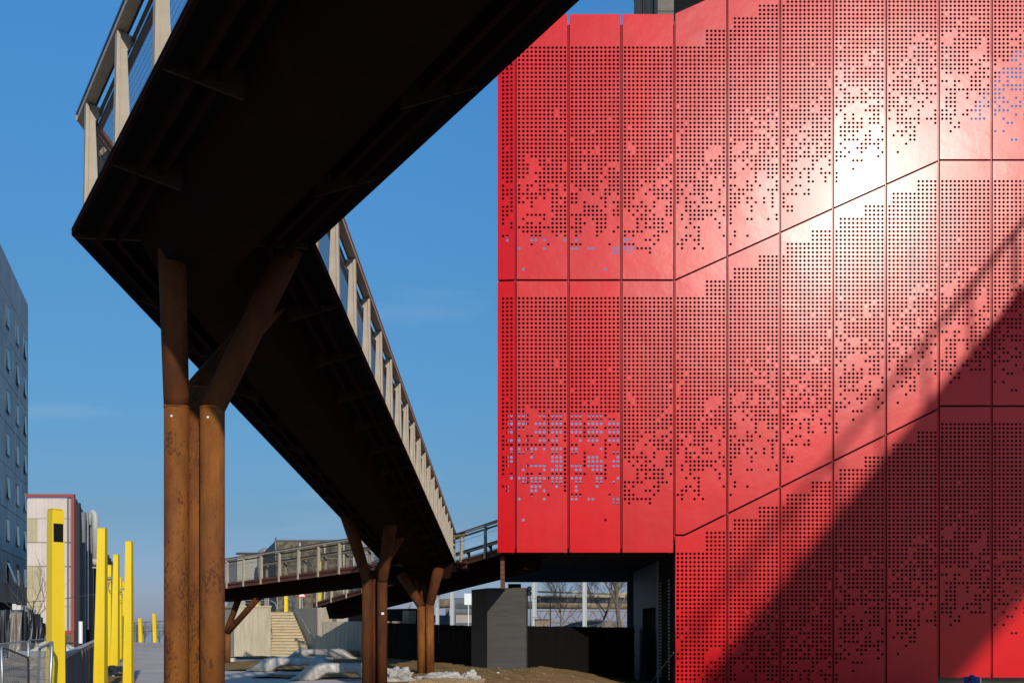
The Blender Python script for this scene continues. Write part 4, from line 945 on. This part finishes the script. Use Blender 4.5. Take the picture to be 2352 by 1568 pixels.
m = MB(); c = gd(525,1520.5); m.box(c.x-.28, c.x+.24, c.y, c.y+.3, 0, .2); tag(m.build('kerb_block', M_WHITE, org=c, bevel=.01), 'pale concrete block lying by the near rusty column', 'block')
bp = thing('board_pile', gd(1000,1571), 'pile of brown boards under grey plastic at the foot of the earth slope', 'boards'); c = gd(1000,1571)
for k in range(5):
    m = MB(); m.box(c.x-.75+.1*k, c.x+.9+.12*k, c.y+.13*k, c.y+.13*k+.115, 0, .09+.015*k); m.build('board', M_WOOD, bp)
lump('plastic_scrap', gd(918,1566), .38, .35, .32, M_PLAST, 'crumpled white plastic left of the board pile', 'plastic', 11, amp=.6, fr_=2.4)
lump('plastic_scrap', gd(1020,1566), .7, .35, .2, M_PLAST, 'large crumpled plastic sheet on top of the board pile', 'plastic', 12, amp=.5, fr_=2.5)
lump('plastic_scrap', gd(1080,1568), .3, .25, .22, M_PLAST, 'crumpled plastic right of the board pile', 'plastic', 13, amp=.6, fr_=2.4)
lump('plastic_scrap', gd(894,1560), .22, .2, .24, M_PLAST, 'pale plastic bundle beside the middle rusty column', 'plastic', 14, amp=.6)
for i, (u, v) in enumerate(((899,1544),(908,1543),(1167,1562),(1144,1546))):
    lump('paper_scrap', gd(u,v), .06, .05, .04, M_SIGNW, ('small white paper scrap near the middle column','white paper scrap right of the other by the middle column','white litter at the right on the shaded earth','tiny white stone on the sunlit earth before the pier')[i], 'litter', 20+i, n=6, amp=.5)
# loose clods on the earth
cl = MB(); R = random.Random(4)
for i in range(900):
    u = R.uniform(560, 1450); v = R.uniform(1516, 1600)
    if u < 880 and not (1520 < v < 1538): continue
    p = gd(u, v); s = R.uniform(.012,.045)
    if (u > 1080 and v < 1445+ (u-900)*.18+20) : continue
    n = len(cl.v); q = gz(p.x); cl.v += [(p.x+s*R.uniform(.7,1.3), p.y, .05+q),(p.x, p.y+s, .05+q),(p.x-s, p.y, .05+q),(p.x, p.y-s, .05+q),(p.x, p.y, q+.06+s*R.uniform(.7,1.4))]
    cl.f += [(n,n+1,n+4),(n+1,n+2,n+4),(n+2,n+3,n+4),(n+3,n,n+4)]
tag(cl.build('earth_clods', M_EARTH), 'loose clods scattered over the bare brown earth', 'clods', kind='stuff')

# blue bottle in front of the right-hand panels
gbt = thing('blue_gas_bottle', (9.70, 21, -.8), 'blue gas bottle with a knobbed valve below the red panels at the right', 'gas bottle'); X, Y = 9.70, 21
m = MB(); m.tube([(X,Y,-.8),(X,Y,.38),(X,Y,.44),(X,Y,.47)], [.18,.18,.15,.07], 24); m.build('body', M_BLUE, gbt, smooth=True)
m = MB()
for k in range(14):
    t = 2*pi*k/14
    if k % 4 == 1: continue
    c_ = V((X+.15*cos(t), Y+.15*sin(t), .49)); m.obox(c_, V((-sin(t),cos(t),0))*.034, V((cos(t),sin(t),0))*.008, V((0,0,.05)))
m.tube([(X+.152*cos(t),Y+.152*sin(t),.545) for t in [2*pi*k/24 for k in range(25)]], .014, 6); m.build('collar', M_BLUE, gbt)
m = MB(); m.tube([(X,Y,.46),(X,Y,.55)], .025, 10); m.tube([(X,Y-.03,.51),(X,Y-.12,.51)], .022, 10); m.build('valve', M_BRASS, gbt)
m = MB(); m.tube([(X,Y,.55),(X,Y,.575),(X,Y,.60)], [.045,.055,.04], 12); m.build('knob', M_BLUE, gbt)

# ------------------------------------------------------------------ beyond the right fence: masts, pipelines, sheds, trees
tr0 = tag(MB().build('x', M_CONC)) ; bpy.data.objects.remove(tr0)
mb = MB(); mb.poly([(-9,66.05,-.3),(90,66.05,-.3),(90,220,-.3),(-30,220,-.3)]); tag(mb.build('rail_yard_ground', M_MOUND), kind='structure')
for i, (u0, u1, vt, Y, lb) in enumerate(((1222.5,1232.5,1300,118,'pale mast beside the railway signal'), (1338,1348,1300,120,'pale mast in the middle of the gap under the red building'),
        (1000.5,1008.5,1350,126,'pale mast just right of the far rusty column'), (1034,1042.5,1330,126,'wider pale mast left of the dark pier'), (936,944,1385,132,'pale mast between the abutment and the far rusty column'))):
    x0, x1 = at(u0,0,Y).x, at(u1,0,Y).x; r = thing('overhead_line_mast', ((x0+x1)/2, Y, 0), lb, 'mast', 'pale railway masts'); z = at(0,vt,Y).z; w_ = x1-x0
    m = MB(); m.box(x0, x0+w_*.18, Y, Y+.35, -.3, z); m.box(x1-w_*.18, x1, Y, Y+.35, -.3, z); m.build('flange', M_MAST, r)
    m = MB(); m.box(x0+w_*.18, x1-w_*.18, Y+.08, Y+.14, -.3, z); m.build('web', M_MAST, r)
sgn = thing('railway_signal', at(1215,1440,114), 'black two-lamp railway signal between the pier and a pale mast', 'signal')
m = MB(); m.beam(at(1218,1460,114), at(1218,1345,114), .12, .12, up=V((0,1,0))); m.build('signal_post', M_FRAME, sgn)
for v in (1351.5, 1362):
    c = at(1215.5,v,113.8); m = MB(); m.tube([c+V((0,.1,0)), c+V((0,-.29,0))], .29, 16); lm = m.build('lamp_housing', M_BLACK, sgn)
    m = MB(); m.tube([c+V((0,-.291,0)), c+V((0,-.3,0))], .14, 12); m.build('lens', M_GLASS, lm)
m = MB(); m.beam(at(1205,1374,114), at(1242,1374,114), .05, .05); m.beam(at(1241,1374,114), at(1241,1416,114), .03, .03, up=V((0,1,0))); m.beam(at(1218,1418,114), at(1240,1416,114), .3, .06); m.build('platform', M_GREYMET, sgn)
wb = thing('white_cabinet_sign', at(1076,1440,117), 'white board on a thin post left of the dark pier', 'sign'); 
m = MB(); m.box(at(1066.5,0,117).x, at(1086,0,117).x, 117, 117.4, at(0,1388,117).z, at(0,1362,117).z); m.build('board', M_SIGNW, wb)
m = MB(); m.beam(at(1076,1450,117.1), at(1076,1388,117.1), .08, .08, up=V((0,1,0))); m.build('post', M_SIGNW, wb)
def span(name, m_, v0, v1, u0, u1, Y, r, label, cat, group=None, supports=0):
    root = thing(name, at(u0,v0,Y), label, cat, group); m = MB(); m.tube([at(u0,v0,Y), at(u1,v1,Y)], r, 12); m.build('pipe', m_, root, smooth=True)
    for k in range(supports):
        t = (k+.5)/supports; c = lerp(at(u0,v0,Y), at(u1,v1,Y), t); m = MB(); m.beam(V((c.x,Y+.2,-.3)), V((c.x,Y+.2,c.z)), .15, .15, up=V((0,1,0))); m.build('support', M_FRAME, root)
    return root
span('thin_pipeline', M_YPIPE, 1358, 1365, 1235, 1470, 134, .12, 'upper thin ochre pipe crossing behind the bare tree', 'pipeline', 'ochre pipes')
span('thin_pipeline', M_YPIPE, 1369, 1370.5, 1225, 1460, 137, .13, 'lower thin ochre pipe with small clamps behind the signal', 'pipeline', 'ochre pipes', 3)
big = span('large_pipeline', M_TAN, 1388.5, 1390, 1190, 1470, 150, .59, 'large brown pipeline on a truss behind the masts', 'pipeline')
for k in range(9):
    u = 1232+k*26; a = at(u,1403,150); b = at(u+26,1403,150); c = at(u+13,1428,150)
    for p, q in ((a,c),(c,b)): m = MB(); m.beam(p, q, .16, .16); m.build('truss_diagonal', M_TAN, big)
for v in (1402.5, 1429):
    m = MB(); m.beam(at(1225,v,150), at(1470,v+.5,150), .2, .2); m.build('truss_chord', M_TAN, big)
span('large_pipeline', M_TAN, 1386, 1384, 1005, 1036, 155, .75, 'short stretch of fat tan pipe between two pale masts', 'pipeline')
dk = thing('pipe_gantry', at(1350,1440,135), 'dark cluttered pipe gantry above the large brown pipeline', 'gantry')
R = random.Random(8)
for k in range(10):
    v = 1372+k*1.1; m = MB(); m.tube([at(1232,v,135), at(1475,v+R.uniform(0,3),135)], .05+.03*R.random(), 5); m.build('pipe', R.choice((M_FRAME,M_GREYMET,M_TAN)), dk)
for k in range(14):
    u = 1236+k*17; m = MB(); m.beam(at(u,1384,135), at(u+R.uniform(-2,2),1366+R.uniform(0,4),135), .1, .1, up=V((0,1,0))); m.build('strut', M_FRAME, dk)
ind = thing('blue_grey_shed', at(1060,1440,150), 'blue-grey striped industrial shed left of the dark pier', 'building')
a, b = at(1044,1440,150), at(1092,1372,150)
m = MB(); m.box(a.x, b.x+3, 150, 160, -.3, b.z); m.build('wall', M_BLUEIND, ind)
for (v0,v1,mm) in ((1396,1384,M_GREYMET),(1407,1398,M_PIPE),(1430,1412,M_WHITECLAD)):
    for k in range(16):
        u = 1048+k*2.6; p_, q_ = at(u,v0,149.9), at(u+1.5,v1,149.9); m = MB(); m.box(p_.x,q_.x,149.8,149.98,p_.z,q_.z); m.build('cladding_strip', mm, ind)
ind2 = thing('grey_blue_low_shed', at(1010,1440,160), 'low grey-blue shed behind the masts left of the striped one', 'building')
a, b = at(925,1440,160), at(1030,1412,160); m = MB(); m.box(a.x, b.x, 160, 168, -.3, b.z); m.build('wall', M_BLUEIND, ind2)
a, b = at(1023,1440,159), at(1031,1396,159); m = MB(); m.box(a.x, b.x, 159, 159.9, -.3, b.z); m.build('stair_tower', M_GREYMET, ind2)
sh2 = thing('small_brick_hut', at(1246,1440,112), 'small reddish-brown hut behind the fence right of the signal', 'hut')
a, b = at(1230,1445,112), at(1261,1423,112); m = MB(); m.box(a.x, b.x, 112, 115, -.3, b.z); m.build('wall', M_TAN, sh2); m = MB(); m.box(a.x-.1,b.x+.1,111.9,115.1,b.z,b.z+.1); m.build('roof', M_FASCIA, sh2)
def mound(name, u0, u1, vt, Y, m_, label, seed):
    a = at(u0,1450,Y); b = at(u1,1450,Y); zt = at(0,vt,Y).z; mb = MB(); n = 60; k = 14
    for j in range(k+1):
        for i in range(n+1):
            s = i/n; t = j/k; h = (sin(pi*s)**.6)*(sin(pi*t)**.8)*(zt+.3)*(1+.25*noise.noise(V((s*7,t*4,seed))))
            mb.v.append((lerp(a.x,b.x,s), Y+t*14-2, -.3+h+.12*noise.noise(V((s*40,t*14,seed)))*(1 if h > .3 else 0)))
    for j in range(k):
        for i in range(n):
            q = j*(n+1)+i; mb.f.append((q,q+1,q+n+2,q+n+1))
    tag(mb.build(name, m_, smooth=True, org=(a.x,Y,0)), kind='structure')
mound('scrub_embankment', 1255, 1500, 1424, 140, M_MOUND, '', 1)
mound('pale_spoil_heap', 1345, 1475, 1425, 128, M_RUBBLE, '', 2)
tree('bare_tree', V((at(1427,0,122).x,122,-.3)), 10.2, .31, 'large bare tree with a forked trunk at the right of the gap', 'tree', 21, .85, 5, 5)
tree('bare_tree', V((at(1372,0,126).x,126,-.3)), 7.0, .17, 'slender bare tree just right of the middle pale mast', 'tree', 22, .8, 4, 6)
tree('bare_tree', V((at(1285,0,130).x,130,-.3)), 5.6, .13, 'small thin bare tree between the two pale masts', 'tree', 23, .8, 4, 6)
tree('bare_tree', V((at(951,0,122).x,122,-.3)), 7, .14, 'thin bare tree beside the far rusty column', 'tree', 24, .5, 3)
# strip parts of helper data
for o in bpy.data.objects:
    if '_o' in o.keys(): del o['_o']
